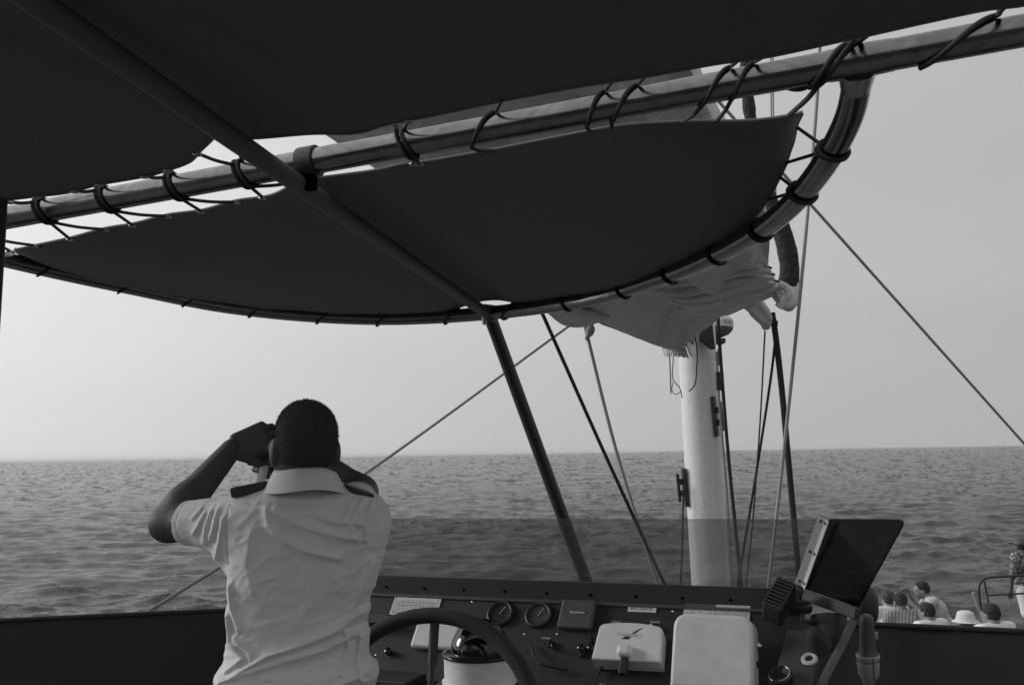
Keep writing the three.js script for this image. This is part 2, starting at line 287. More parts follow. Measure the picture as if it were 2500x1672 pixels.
// ---------------------------------------------------------------- awning cloths
function cloth(label, E1, E2, uv, sag) {
  const t = thing('awning_cloth', label, 'awning', 'black awning cloths laced to the frame'), a = curve(E1), b = curve(E2), p = new THREE.Vector3(), q = new THREE.Vector3();
  const g = grid(220, 26, (s, v, o) => { a.getPoint(s, p); b.getPoint(s, q); o.lerpVectors(p, q, v); o.y += sag * 4 * v * (1 - v) + 0.008 * noise3(o.x * 2.2, o.z * 2.2, 3) * 4 * v * (1 - v); }, uv);
  part(t, 'cloth', slab(g, 0.0025), M.awning);
  part(t, 'hem', sweep(a, 0.0045, 240, 6), M.awning); if (label.includes('forward')) part(t, 'hem', sweep(b, 0.0045, 240, 6), M.awning);
  return settle(t);
}
const edge1 = [[-2.406,5.815,-2.884],[-1.935,5.837,-2.724],[-1.593,5.853,-2.599],[-1.307,5.867,-2.495],[-1.204,5.871,-2.471],[-1.121,5.874,-2.454],[-1.011,5.88,-2.401],[-0.925,5.884,-2.373],[-0.87,5.887,-2.354],[-0.817,5.89,-2.323],[-0.752,5.894,-2.276],[-0.708,5.898,-2.211],[-0.656,5.903,-2.137],[-0.645,5.904,-2.12],[-0.638,5.905,-2.118],[-0.585,5.905,-2.141],[-0.432,5.911,-2.134],[-0.345,5.913,-2.143],[-0.304,5.915,-2.127],[-0.279,5.917,-2.109],[-0.155,5.923,-2.06],[-0.005,5.93,-1.997],[0.154,5.938,-1.945],[0.274,5.943,-1.914],[0.335,5.946,-1.894],[0.412,5.949,-1.867],[0.5,5.953,-1.849],[0.633,5.96,-1.792],[0.667,5.961,-1.776],[0.761,5.966,-1.733],[0.859,5.971,-1.693],[0.915,5.973,-1.684],[1.064,5.982,-1.605],[1.253,5.992,-1.514]];
const flat = edge1.map((p) => { const q = V(p); q.y -= 5.2; const u = q.x * SR.x + q.z * SR.z; return shipPoint(u * 1.12 + 0.1, 0.77 + 0.04 * u, 0.8 + 0.3 * clamp((u + 1.4) / 1.4)).toArray(); });
cloth('black awning cloth stretched from the crossbar back over the helm', edge1, flat, [4, 4], 0.03);
const edge2 = [[-1.504,5.839,-2.964],[-1.423,5.844,-2.927],[-1.292,5.851,-2.865],[-1.155,5.859,-2.785],[-1.067,5.863,-2.754],[-0.942,5.87,-2.684],[-0.844,5.874,-2.658],[-0.727,5.881,-2.588],[-0.634,5.885,-2.56],[-0.515,5.894,-2.444],[-0.443,5.897,-2.427],[-0.334,5.902,-2.4],[-0.265,5.905,-2.364],[-0.222,5.907,-2.357],[-0.058,5.915,-2.3],[0.097,5.923,-2.236],[0.249,5.93,-2.177],[0.35,5.934,-2.171],[0.423,5.936,-2.172],[0.556,5.94,-2.184],[0.63,5.943,-2.164],[0.656,5.944,-2.147]].map(V);
const edge3 = [[-1.901,6.001,-3.753],[-1.814,5.959,-3.844],[-1.715,5.932,-3.933],[-1.634,5.909,-3.996],[-1.504,5.893,-4.078],[-1.363,5.871,-4.149],[-1.215,5.857,-4.211],[-1.074,5.837,-4.245],[-0.913,5.829,-4.283],[-0.782,5.817,-4.297],[-0.651,5.814,-4.308],[-0.518,5.812,-4.319],[-0.402,5.815,-4.301],[-0.305,5.819,-4.286],[-0.229,5.835,-4.273],[-0.142,5.858,-4.258],[-0.057,5.857,-4.214],[0.03,5.835,-4.154],[0.126,5.83,-4.084],[0.232,5.83,-4.003],[0.425,5.82,-3.723],[0.542,5.824,-3.416],[0.628,5.83,-3.092],[0.684,5.845,-2.799],[0.702,5.873,-2.652],[0.711,5.91,-2.55],[0.716,5.932,-2.504],[0.718,5.949,-2.484],[0.722,5.977,-2.445],[0.724,6.006,-2.423],[0.727,6.022,-2.382]].map(V);
cloth('black forward awning cloth laced inside the curved bow tube', edge2, edge3, [3, 2], 0.012);

// lacing: turns of dark cord round the tubes, each turn with its legs to the cloth
const ring = (c, ax, r, cord, tilt, n = 28) => {   // a slanted closed turn round a tube
  const x = new THREE.Vector3().crossVectors(ax, UP).normalize(), y = new THREE.Vector3().crossVectors(x, ax).normalize(), pts = [];
  for (let k = 0; k < n; k++) { const a = (k / n) * 2 * Math.PI; pts.push(c.clone().addScaledVector(x, Math.cos(a) * (r + cord)).addScaledVector(y, Math.sin(a) * (r + cord)).addScaledVector(ax, Math.sin(a) * tilt)); }
  return sweep(curve(pts, true), cord, n, 7, { closed: true });
};
const eyelet = (t, p) => part(t, 'eyelet', place(new THREE.TorusGeometry(0.0085, 0.0026, 6, 16), frame(p.clone().addScaledVector(UP, -0.003), SR, SF, UP)), M.steel);
const wrapA = (u0, u1, a0, a1, cord = 0.006, r = RA) => { const pts = []; for (let k = 0; k <= 10; k++) { const s = k / 10, a = lerp(a0, a1, s); pts.push(axisA(lerp(u0, u1, s)).addScaledVector(upA, Math.sin(a) * (r + cord)).addScaledVector(fwdA, Math.cos(a) * (r + cord))); } return pts; };
{
  const t = thing('lacing_cord', 'dark cord lacing both cloths to the crossbar beside the stanchion', 'cord', 'lacing cords of the awning'), c = 0.0044;
  const us = [-2.366,-2.116,-1.908,-1.692,-1.489,-1.045], ys = [[-60, 515], [102, 484], [245, 453], [402, 421], [558, 390], [932, 320]];
  const g1 = [[[-1.415,5.862,-2.524],[-1.501,5.859,-2.541]], [[-1.205,5.871,-2.474],[-1.29,5.867,-2.506]], [[-1.016,5.88,-2.403],[-1.095,5.876,-2.444]], [[-0.816,5.89,-2.323],[-0.887,5.886,-2.358]], [[-0.608,5.904,-2.154],[-0.716,5.898,-2.224]], [[-0.215,5.92,-2.087],[-0.246,5.918,-2.103]]];
  const g2 = [[[-1.523,5.839,-2.971],[-1.424,5.844,-2.926]], [[-1.297,5.85,-2.874],[-1.158,5.858,-2.793]], [[-1.071,5.862,-2.763],[-0.945,5.869,-2.692]], [[-0.846,5.874,-2.666],[-0.729,5.88,-2.596]], [[-0.653,5.884,-2.569],[-0.524,5.893,-2.45]], [[-0.234,5.907,-2.362],[-0.218,5.907,-2.361]]];
  us.forEach((u, k) => {
    const top = axisA(u - 0.006).addScaledVector(upA, RA + c), low = axisA(u + 0.018).addScaledVector(upA, -RA - c), geo = [];
    for (const o of [-0.5, 0.55]) geo.push(ring(axisA(u + o * 0.013), dirA, RA, c, -0.012));
    const back = axisA(u - 0.01).addScaledVector(upA, RA * 0.55).addScaledVector(fwdA, -RA - c * 0.6);
    geo.push(rope([top, V(g1[k][0]).lerp(top, 0.5).add(new THREE.Vector3(0, 0.003, 0)), V(g1[k][0])], c), rope([back, V(g1[k][1]).lerp(back, 0.5).add(new THREE.Vector3(0, -0.003, 0)), V(g1[k][1])], c));
    geo.push(rope([low, V(g2[k][0]).lerp(low, 0.5), V(g2[k][0]).lerp(low, -0.15)], c), rope([low.clone().addScaledVector(dirA, 0.008), V(g2[k][1]).lerp(low, 0.5).add(new THREE.Vector3(0, -0.003, 0)), V(g2[k][1]).lerp(low, -0.12)], c));
    part(t, 'cord_turn', geo, M.rope);
    for (const p of [...g1[k], ...g2[k]]) eyelet(t, V(p));
  });
  settle(t);
}
{
  const t = thing('lacing_cord', 'dark doubled cord wrapped slantwise round the wide end of the crossbar', 'cord', 'lacing cords of the awning');
  const set = [[-0.012,5.93,-1.994],[0.21,5.94,-1.932],[0.274,5.943,-1.914],[0.448,5.951,-1.861],[0.492,5.952,-1.85],[0.669,5.961,-1.777],[0.882,5.972,-1.687]], lowPx = [[-0.036,5.916,-2.3],[0.195,5.927,-2.205],[0.234,5.929,-2.193],[0.391,5.935,-2.179],[0.47,5.937,-2.181],[0.63,5.943,-2.164],[0.658,5.944,-2.152]];
  const us = [-0.857,-0.587,-0.532,-0.341,-0.281,-0.109,0.080], ds = [-0.810,-0.559,-0.487,-0.293,-0.245,-0.044,0.202];
  us.forEach((u, k) => {
    const cord = k > 4 ? 0.0056 : 0.0046, geo = [], w = wrapA(ds[k] - 0.01, u - 0.03, Math.PI * 0.62, Math.PI * 1.5, cord);   // over the near face and down
    geo.push(sweep(curve([V(set[k]), V(set[k]).lerp(w[0], 0.6), ...w]), cord, 60, 8));
    if (k === 5) geo.push(sweep(curve([V(set[k]).addScaledVector(dirA, -0.02), ...wrapA(ds[k] - 0.03, u - 0.046, Math.PI * 0.62, Math.PI * 1.5, cord)]), cord, 60, 8));
    if (k < 6) { const e = w[w.length - 1], s = V(lowPx[k]); geo.push(rope([e, e.clone().lerp(s, 0.3).addScaledVector(UP, -0.004), s], cord)); }
    part(t, 'cord_turn', geo, M.rope);
  });
  part(t, 'cord_hank', sweep([V([0.549,5.945,-1.959]), V([0.574,5.937,-1.95]), V([0.6,5.936,-1.94]), V([0.632,5.946,-1.929])], (s) => 0.004 + 0.014 * Math.sin(Math.PI * s), 24, 12), M.rope);
  settle(t);
}
{
  const t = thing('lacing_cord', 'dark cord spiralling along the curved bow tube', 'cord', 'lacing cords of the awning'), c = 0.0044;
  const at = [[-1.815,5.948,-3.845],[-1.579,5.908,-4.036],[-1.347,5.868,-4.156],[-1.092,5.835,-4.242],[-0.82,5.811,-4.295],[-0.556,5.8,-4.317],[-0.267,5.802,-4.282],[-0.011,5.805,-4.186],[0.227,5.806,-4.01],[0.425,5.81,-3.724],[0.552,5.807,-3.385],[0.639,5.805,-3.044],[0.694,5.809,-2.722],[0.723,5.828,-2.41],[0.728,5.863,-2.174]], legs = [[-1.715,5.933,-3.933],[-1.519,5.892,-4.071],[-1.283,5.862,-4.187],[-1.021,5.836,-4.258],[-0.754,5.819,-4.299],[-0.489,5.813,-4.314],[-0.229,5.835,-4.273],[0.027,5.836,-4.156],[0.232,5.83,-4.003],[0.421,5.819,-3.732],[0.54,5.829,-3.422],[0.627,5.83,-3.099],[0.683,5.844,-2.806],[0.711,5.91,-2.55],[0.723,6.006,-2.429]], legs2 = [[-1.766,5.948,-3.891],[-1.565,5.9,-4.047],[-1.331,5.867,-4.164],[-1.074,5.837,-4.245],[-0.81,5.819,-4.295],[-0.537,5.812,-4.317],[-0.248,5.83,-4.276],[0.003,5.841,-4.173],[0.213,5.831,-4.018],[0.405,5.822,-3.768],[0.528,5.825,-3.462],[0.617,5.831,-3.137],[0.677,5.843,-2.846],[0.702,5.874,-2.648],[0.716,5.934,-2.504]];
  at.forEach((p, k) => {
    const c0 = V(p); let best = 0, bd = 9; for (let i = 0; i <= 400; i++) { const d = bow.getPointAt(i / 400).distanceTo(c0); if (d < bd) { bd = d; best = i / 400; } }
    const q = bow.getPointAt(best), tan = bow.getTangentAt(best), geo = [ring(q, tan, RB, c, k < 8 ? 0.034 : k < 13 ? -0.012 : -0.02)];
    if (k > 11) geo.push(ring(q.clone().addScaledVector(tan, 0.012), tan, RB, c, -0.014));
    const inn = V(legs[k]).sub(q).normalize(), s = q.clone().addScaledVector(inn, RB + c * 0.7);
    geo.push(rope([s, s.clone().lerp(V(legs[k]), 0.5), V(legs[k])], c)); geo.push(rope([s.clone().addScaledVector(tan, -0.008), V(legs2[k])], c, 2));
    part(t, 'cord_turn', geo, M.rope);
  });
  settle(t);
}

// ---------------------------------------------------------------- mast, boom and stowed sails
{
  const t = thing('mast', 'thick white mast rising behind the windscreen', 'mast'), a = V([1.838,3.937,-9.6]), b = V([1.748,6.152,-9.352]), d = b.clone().sub(a);
  const lo = a.clone().addScaledVector(d, (5.2 - 3.15 - a.y) / d.y), hi = a.clone().addScaledVector(d, 3.6);
  part(t, 'spar', sweep([lo, hi], 0.178, 40, 40), M.mast);
  part(t, 'mast_collar', sweep([lo, lo.clone().addScaledVector(d, 0.05)], 0.23, 2, 32), M.darkMetal);
  const cleat = (p, q, out, s) => { const P = V(p), Q = V(q), y = Q.clone().sub(P).normalize(), z = V(out).normalize(), x = new THREE.Vector3().crossVectors(y, z).normalize(), L = P.distanceTo(Q), m = frame(P.clone().add(Q).multiplyScalar(0.5), x, y, new THREE.Vector3().crossVectors(x, y)); return [place(rbox(0.08, L, 0.03, 0.008), m), place(move(rbox(0.03, L * 0.75, 0.03, 0.012), 0, 0, 0.06 * s), m), place(move(rbox(0.03, 0.06, 0.07, 0.01), 0, L * 0.15, 0.03 * s), m), place(move(rbox(0.03, 0.06, 0.07, 0.01), 0, -L * 0.15, 0.03 * s), m)]; };
  part(t, 'cleat', cleat([1.893,5.327,-9.294], [1.863,5.699,-9.252], [0.85, 0, 0.5], 1), M.darkMetal);
  part(t, 'cleat', cleat([1.617,4.68,-9.477], [1.59,5.04,-9.436], [-1, 0, 0.1], 1), M.darkMetal);
  const s = new THREE.Shape([[-0.05, 0.12], [0.075, 0.2], [0.1, -0.14], [0.07, -0.14], [-0.03, -0.05]].map(([x, y]) => new THREE.Vector2(x, y)));
  const g = new THREE.ExtrudeGeometry(s, { depth: 0.06, bevelEnabled: true, bevelSize: 0.008, bevelThickness: 0.008 });
  part(t, 'gooseneck_bracket', place(g, new THREE.Matrix4().setPosition(V([1.751,6.268,-9.108]))), M.darkMetal);
  settle(t);
}
{
  const t = thing('stowed_mainsail', 'pale canvas mainsail cover slung along the boom above the awning', 'sail');
  const st = [   // left, lowest, right edge of each section
    [[1.354,6.131,-8.902],[1.475,6.1,-8.855],[1.624,6.172,-8.847]], [[0.983,6.179,-8.293],[1.283,6.161,-8.345],[1.708,6.298,-8.229]], [[0.666,6.207,-7.686],[1.297,6.32,-7.824],[1.839,6.329,-7.622]], [[0.36,6.211,-6.931],[1.219,6.345,-7.117],[1.817,6.376,-7.113]],
    [[-0.101,6.332,-5.81],[0.652,6.422,-5.8],[1.507,6.488,-5.692]], [[-0.344,6.352,-4.6],[0.194,6.466,-4.588],[1.038,6.485,-4.485]], [[-0.538,6.3,-3.65],[-0.055,6.394,-3.589],[0.706,6.451,-3.482]], [[-0.711,6.292,-2.997],[-0.213,6.354,-2.89],[0.5,6.434,-2.881]]];
  const cv = [0, 1, 2].map((k) => curve(st.map((s) => s[k]))), L = new THREE.Vector3(), B = new THREE.Vector3(), R = new THREE.Vector3(), q = new THREE.Vector3();
  const g = grid(180, 96, (s, v, o) => {
    cv[0].getPoint(s, L); cv[1].getPoint(s, B); cv[2].getPoint(s, R);
    const w = L.distanceTo(R), top = q.addVectors(L, R).multiplyScalar(0.5); top.y += 0.12 + 0.5 * w;
    const a = v * 4; if (a < 1) o.lerpVectors(L, B, a); else if (a < 2) o.lerpVectors(B, R, a - 1); else if (a < 3) { o.lerpVectors(R, top, a - 2); o.addScaledVector(SR, 0.15 * w * Math.sin((a - 2) * Math.PI)); } else { o.lerpVectors(top, L, a - 3); o.addScaledVector(SR, -0.15 * w * Math.sin((a - 3) * Math.PI)); }
    const e = Math.sin(v * 2 * Math.PI) , k = clamp(w / 0.9) * 0.04;
    const f = a < 2 ? (0.25 + 0.75 * sstep(0.7, 1.3, a)) : 0.6;
    o.y += k * f * (Math.sin(a * 15 + 3 * fbm(s * 2, v * 2, 1, 2) + s * 5) + 1.3 * fbm(s * 5, a * 4, 3, 3)) * (1 - Math.abs(Math.cos(a * Math.PI)) * 0.5) - (a < 1 ? 0.05 * w * Math.sin(a * Math.PI) : a < 2 ? 0.06 * w * Math.sin((a - 1) * Math.PI) : 0);
  }, [9, 4]);
  part(t, 'sail_cover', g, M.canvas);
  part(t, 'boom', sweep([V([1.667,6.221,-9.143]), V([0.904,6.622,-6.482]), V([-0.001,6.664,-3.358])], 0.075, 20, 16), M.mast);
  const rolls = [[[[0.658,6.392,-6.407],[1.045,6.404,-6.506],[1.458,6.449,-6.401],[1.66,6.399,-6.306]], 0.06], [[[0.783,6.336,-6.514],[1.103,6.342,-6.614],[1.479,6.376,-6.51],[1.689,6.346,-6.362]], 0.05], [[[0.882,6.308,-6.618],[1.163,6.294,-6.72],[1.53,6.341,-6.614],[1.718,6.309,-6.416]], 0.055], [[[1.029,6.272,-6.722],[1.271,6.254,-6.825],[1.57,6.305,-6.668],[1.745,6.283,-6.47]], 0.05], [[[1.135,6.253,-6.926],[1.35,6.222,-6.929],[1.623,6.282,-6.772],[1.769,6.262,-6.522]], 0.055], [[[1.205,6.233,-7.129],[1.415,6.196,-7.033],[1.649,6.248,-6.826],[1.788,6.244,-6.575]], 0.048]];
  rolls.forEach(([x, r], k) => part(t, 'sail_fold', sweep(curve(x), (s, a) => r * (0.22 + 0.78 * Math.pow(Math.sin(Math.PI * clamp(s * 0.84 + 0.05)), 0.6)) * Math.sqrt(Math.max(0.004, 1 - Math.pow(s, 7))) * (1 + 0.16 * Math.sin(a * 3 + s * 4 + k)) + 0.003 * fbm(s * 8 + k, Math.cos(a), Math.sin(a), 2), 60, 20), M.canvas));
  part(t, 'rolled_foot', sweep([V([1.269,6.17,-8.445]), V([1.514,6.249,-8.134]), V([1.766,6.315,-7.523]), V([1.946,6.352,-7.116])], (s) => 0.036 + 0.008 * fbm(s * 9, 1, 2, 2), 40, 12), M.canvas);
  part(t, 'side_bag', sweep([V([0.229,6.081,-6.14]), V([0.373,6.09,-6.542]), V([0.534,6.141,-6.938]), V([0.744,6.211,-7.333])], (s) => 0.015 + 0.05 * Math.sin(Math.PI * clamp(s)) , 30, 12), M.canvas);
  const val = V([1.336,6.131,-8.831]), vb = V([1.536,6.104,-8.754]);
  part(t, 'scalloped_hem', slab(grid(48, 4, (a, b, o) => { o.lerpVectors(val, vb, a); o.z += 0.05 * Math.sin(a * Math.PI); o.y -= b * (0.085 + 0.014 * Math.abs(Math.sin(a * Math.PI * 4.5))); o.x += 0.02 * b + 0.006 * Math.sin(a * 28) * b; }, [0.3, 0.1]), 0.004), M.canvas);
  const z = new THREE.Vector3(0.9, 0.05, 0.42).normalize(), x = new THREE.Vector3().crossVectors(UP, z).normalize(), y = new THREE.Vector3().crossVectors(z, x);
  const disc = part(t, 'end_disc', place(lathe([[0, 0], [0.135, 0], [0.145, 0.006], [0.145, 0.014], [0.135, 0.02], [0, 0.02]], 40), frame(V([1.568,6.163,-8.727]), x, z, y.clone().negate())), M.white);
  part(disc, 'slot', place(rbox(0.05, 0.004, 0.1, 0.002), frame(V([1.572,6.178,-8.725]).addScaledVector(z, 0.0225), x, z, y.clone().negate())), M.black);
  settle(t);
}
{
  const t = thing('furled_sail', 'dark furled sail bundle with cord lashings hanging behind the bow tube', 'sail');
  part(t, 'dark_sleeve', sweep([V([1.916,8.585,-7.671]), V([1.926,8.096,-7.726]), V([1.959,7.782,-7.761]), V([2.083,7.221,-7.824]), V([2.201,6.888,-7.861]), V([2.242,6.66,-7.886]), V([2.233,6.521,-7.902]), V([2.221,6.445,-7.911])], (s) => 0.048 + 0.03 * sstep(0.5, 0.85, s) + 0.01 * fbm(s * 14, 2, 2, 3), 70, 18), M.darkCanvas);
  part(t, 'pale_foot', sweep([V([2.234,6.598,-7.893]), V([2.246,6.486,-7.906]), V([2.217,6.374,-7.868]), V([2.167,6.312,-7.825])], (s, a) => (0.062 + 0.02 * Math.sin(s * 3)) * Math.sqrt(Math.max(0.02, 1 - Math.pow(Math.max(0, (s - 0.7) / 0.3), 2.5))) * (1 + 0.07 * Math.sin(a * 5 + s * 3)), 40, 20), M.canvas);
  part(t, 'folded_clew', sweep([V([1.612,6.667,-7.684]), V([1.757,6.478,-7.605]), V([1.859,6.304,-7.524]), V([1.937,6.176,-7.538]), V([1.949,6.107,-7.546])], (s, a) => (0.11 - 0.045 * s) * Math.sqrt(Math.max(0.01, 1 - Math.pow(Math.max(0, (s - 0.6) / 0.4), 2.5))) * (1 + 0.18 * Math.sin(a * 4 + s * 5)) + 0.02 * fbm(s * 6, Math.cos(a), Math.sin(a), 3), 60, 30), M.canvas);
  const c = curve([[1.624,6.751,-6.769],[1.688,6.568,-6.74],[1.75,6.385,-6.71],[1.8,6.251,-6.674],[1.827,6.19,-6.631]]);
  part(t, 'rolled_edge', sweep(c, 0.04, 30, 14), M.canvas);
  for (let k = 0; k < 8; k++) { const s = 0.12 + k * 0.088, q = c.getPointAt(s), tn_ = c.getTangentAt(s); part(t, 'lashing', ring(q, tn_, 0.04, 0.0065, 0.012, 18), M.darkLine); }
  part(t, 'bolt_rope', rope([[1.641,6.643,-6.631],[1.714,6.44,-6.603],[1.793,6.177,-6.582]], 0.012, 20), M.paleLine);
  part(t, 'knot', sweep([[1.805,6.302,-6.619],[1.847,6.274,-6.601],[1.858,6.224,-6.587],[1.819,6.184,-6.591],[1.789,6.144,-6.596]], 0.028, 30, 10), M.canvas);
  settle(t);
}
{
  const t = thing('radar_dome', 'white radar dome on a bracket behind the mast', 'radar'), c = V([2.023,6.315,-10.139]);
  const r = 0.245, prof = [[0, 0.02], [0.1, 0.02], [0.2, 0.06], [0.24, 0.1], [r, 0.125]], top = [[r, 0.125], [r + 0.002, 0.16], [r, 0.2], [0.225, 0.235], [0.18, 0.258], [0.1, 0.27], [0, 0.273]];
  part(t, 'base_shell', move(lathe(prof, 48), c.x, c.y, c.z), mat(0.14, 0.5));
  const band = canvasTex(2048, 128, (x, w, h) => { x.fillStyle = '#e4e4e4'; x.fillRect(0, 0, w, h); x.fillStyle = '#3c3c3c'; x.font = 'bold 84px sans-serif'; x.textBaseline = 'middle'; x.fillText('FURUNO', 30, h * 0.5); });
  part(t, 'cover', move(lathe(top, 64), c.x, c.y, c.z), M.white);
  const a0 = 0.5, g = grid(60, 6, (s, v, o) => { const a = a0 + s * 2.2 - 0.12; o.set(c.x + Math.sin(a) * (r + 0.0045), c.y + lerp(0.13, 0.2, v), c.z + Math.cos(a) * (r + 0.0045)); }, [0.42, 1]);
  part(t, 'lettering_band', slab(g, 0.0015), mat(0.86, 0.45, { map: band }));
  part(t, 'bracket', [place(rbox(0.3, 0.05, 0.2, 0.01), new THREE.Matrix4().setPosition(c.x, c.y - 0.01, c.z)), rod(c.clone().add(new THREE.Vector3(-0.05, -0.02, 0.05)), V([1.798,6,-9.52]), 0.035)], M.darkMetal);
  settle(t);
}
// standing and running rigging, one thing each
const rig = (name, label, pts, r, m, extra) => { const t = thing(name, label, 'rope', 'rigging lines round the mast'); part(t, 'line', sweep(pts.length === 2 ? pts : curve(pts), r, pts.length === 2 ? 1 : 40, 8), m); if (extra) extra(t); settle(t); };
rig('stay', 'long thin wire stay slanting down over open sea to one side of the mast', [[1.387,9.108,-8.92],[7.361,4.721,-13.638]], 0.0165, M.paleLine);
rig('guy_line', 'pale line slanting down behind the man to the canvas bulwark', [[0.377,5.997,-6.149],[-0.817,5.068,-5.046],[-1.46,4.607,-4.091],[-1.652,4.474,-3.855]], 0.0075, M.paleLine);
rig('sheet_rope', 'dark rope from the sail cover crossing a paler rope low down', [[0.172,6.069,-5.94],[0.564,5.216,-6.338],[0.995,4.303,-6.742],[1.241,3.813,-6.998]], 0.0115, M.darkLine);
rig('sheet_rope', 'paler rope with a knotted rag at its head', [[0.521,6.147,-7.139],[0.739,5.217,-7.243],[1.032,4.223,-7.354],[1.188,3.733,-7.409]], 0.0125, M.paleLine, (t) => { part(t, 'rag', sweep([[0.571,6.124,-7.142],[0.568,6.074,-7.127],[0.549,6.034,-7.131],[0.534,6.018,-7.153]], (s, a) => 0.012 + 0.016 * Math.sin(Math.PI * s) + 0.006 * Math.sin(a * 2 + s * 6), 24, 12), M.paleLine); });
rig('halyard', 'long grey halyard from above the crossbar past the furled sail', [[2.346,8.644,-7.061],[2.312,7.935,-7.14],[2.163,6.453,-7.306],[2.039,5.422,-7.421],[1.897,4.327,-7.544],[1.812,3.683,-7.616]], 0.0135, M.wire);
rig('tail_rope', 'thick dark tapering rope below the furled sail', [[1.991,6.238,-7.531],[2.012,6.092,-7.548],[2.052,5.694,-7.592],[2.093,5.163,-7.652],[2.145,4.466,-7.73],[2.196,3.703,-7.815]], 0.024, M.darkLine);
rig('tail_rope', 'thin dark line hanging from the pale folded clew', [[1.935,6.1,-7.547],[1.9,5.433,-7.672],[1.842,4.663,-7.808],[1.791,4.137,-7.918],[1.732,3.604,-8.028]], 0.0065, M.darkLine);
rig('tail_rope', 'dark line leaning from the thick rope toward the mast foot', [[2.013,6.168,-7.489],[1.991,5.861,-7.574],[1.912,5.233,-7.744],[1.832,4.657,-7.91],[1.756,4.117,-8.071],[1.678,3.565,-8.233]], 0.0105, M.darkLine);
rig('halyard', 'dark halyard running beside the mast from the sail cover, through a block', [[1.844,6.428,-8.818],[1.87,5.904,-8.877],[1.92,5.126,-8.964],[1.965,4.582,-9.025],[2.014,3.98,-9.092],[2.062,3.377,-9.16]], 0.0165, M.darkLine, (t) => { part(t, 'block', [place(rbox(0.075, 0.17, 0.04, 0.015), new THREE.Matrix4().setPosition(V([1.857,5.816,-8.907]))), rod(V([1.851,5.952,-8.892]), V([1.846,6.1,-8.875]), 0.006)], M.darkMetal); });
rig('halyard', 'thin grey halyard lying against the side of the mast', [[1.888,6.105,-9.156],[1.918,5.486,-9.225],[1.957,4.924,-9.288],[1.997,3.94,-9.399],[2.027,3.318,-9.468]], 0.012, M.wire);
rig('halyard', 'thin line hanging from the low cleat of the mast', [[1.581,4.887,-9.393],[1.56,4.319,-9.457],[1.537,3.934,-9.5],[1.506,3.306,-9.57]], 0.0085, M.darkLine);
rig('topping_line', 'pair of thin lines above the corner of the forward cloth', [[2.123,8.581,-7.671],[2.117,7.744,-7.765],[2.124,7.151,-7.832]], 0.006, M.wire, (t) => { part(t, 'line', sweep(curve([[2.141,8.581,-7.671],[2.134,7.744,-7.765],[2.145,7.151,-7.832]]), 0.006, 20, 6), M.wire); });
rig('cord_end', 'frayed cord tails dangling under the boom end', [[1.4,6.042,-8.811],[1.405,5.868,-8.83],[1.406,5.706,-8.849]], 0.0052, M.darkLine, (t) => { part(t, 'loop', rope([[1.433,6.052,-8.8],[1.426,5.829,-8.825],[1.448,5.798,-8.828],[1.483,5.758,-8.833],[1.504,5.666,-8.843]], 0.0042, 24), M.darkLine); part(t, 'loop', rope([[1.427,5.81,-8.837],[1.418,5.733,-8.846],[1.452,5.698,-8.85],[1.491,5.72,-8.847]], 0.0035, 24), M.darkLine); part(t, 'tail', rope([[1.571,6.221,-8.539],[1.602,6.073,-8.576],[1.601,5.887,-8.627],[1.585,5.761,-8.671],[1.539,5.714,-8.697]], 0.0055, 24), M.darkLine); });
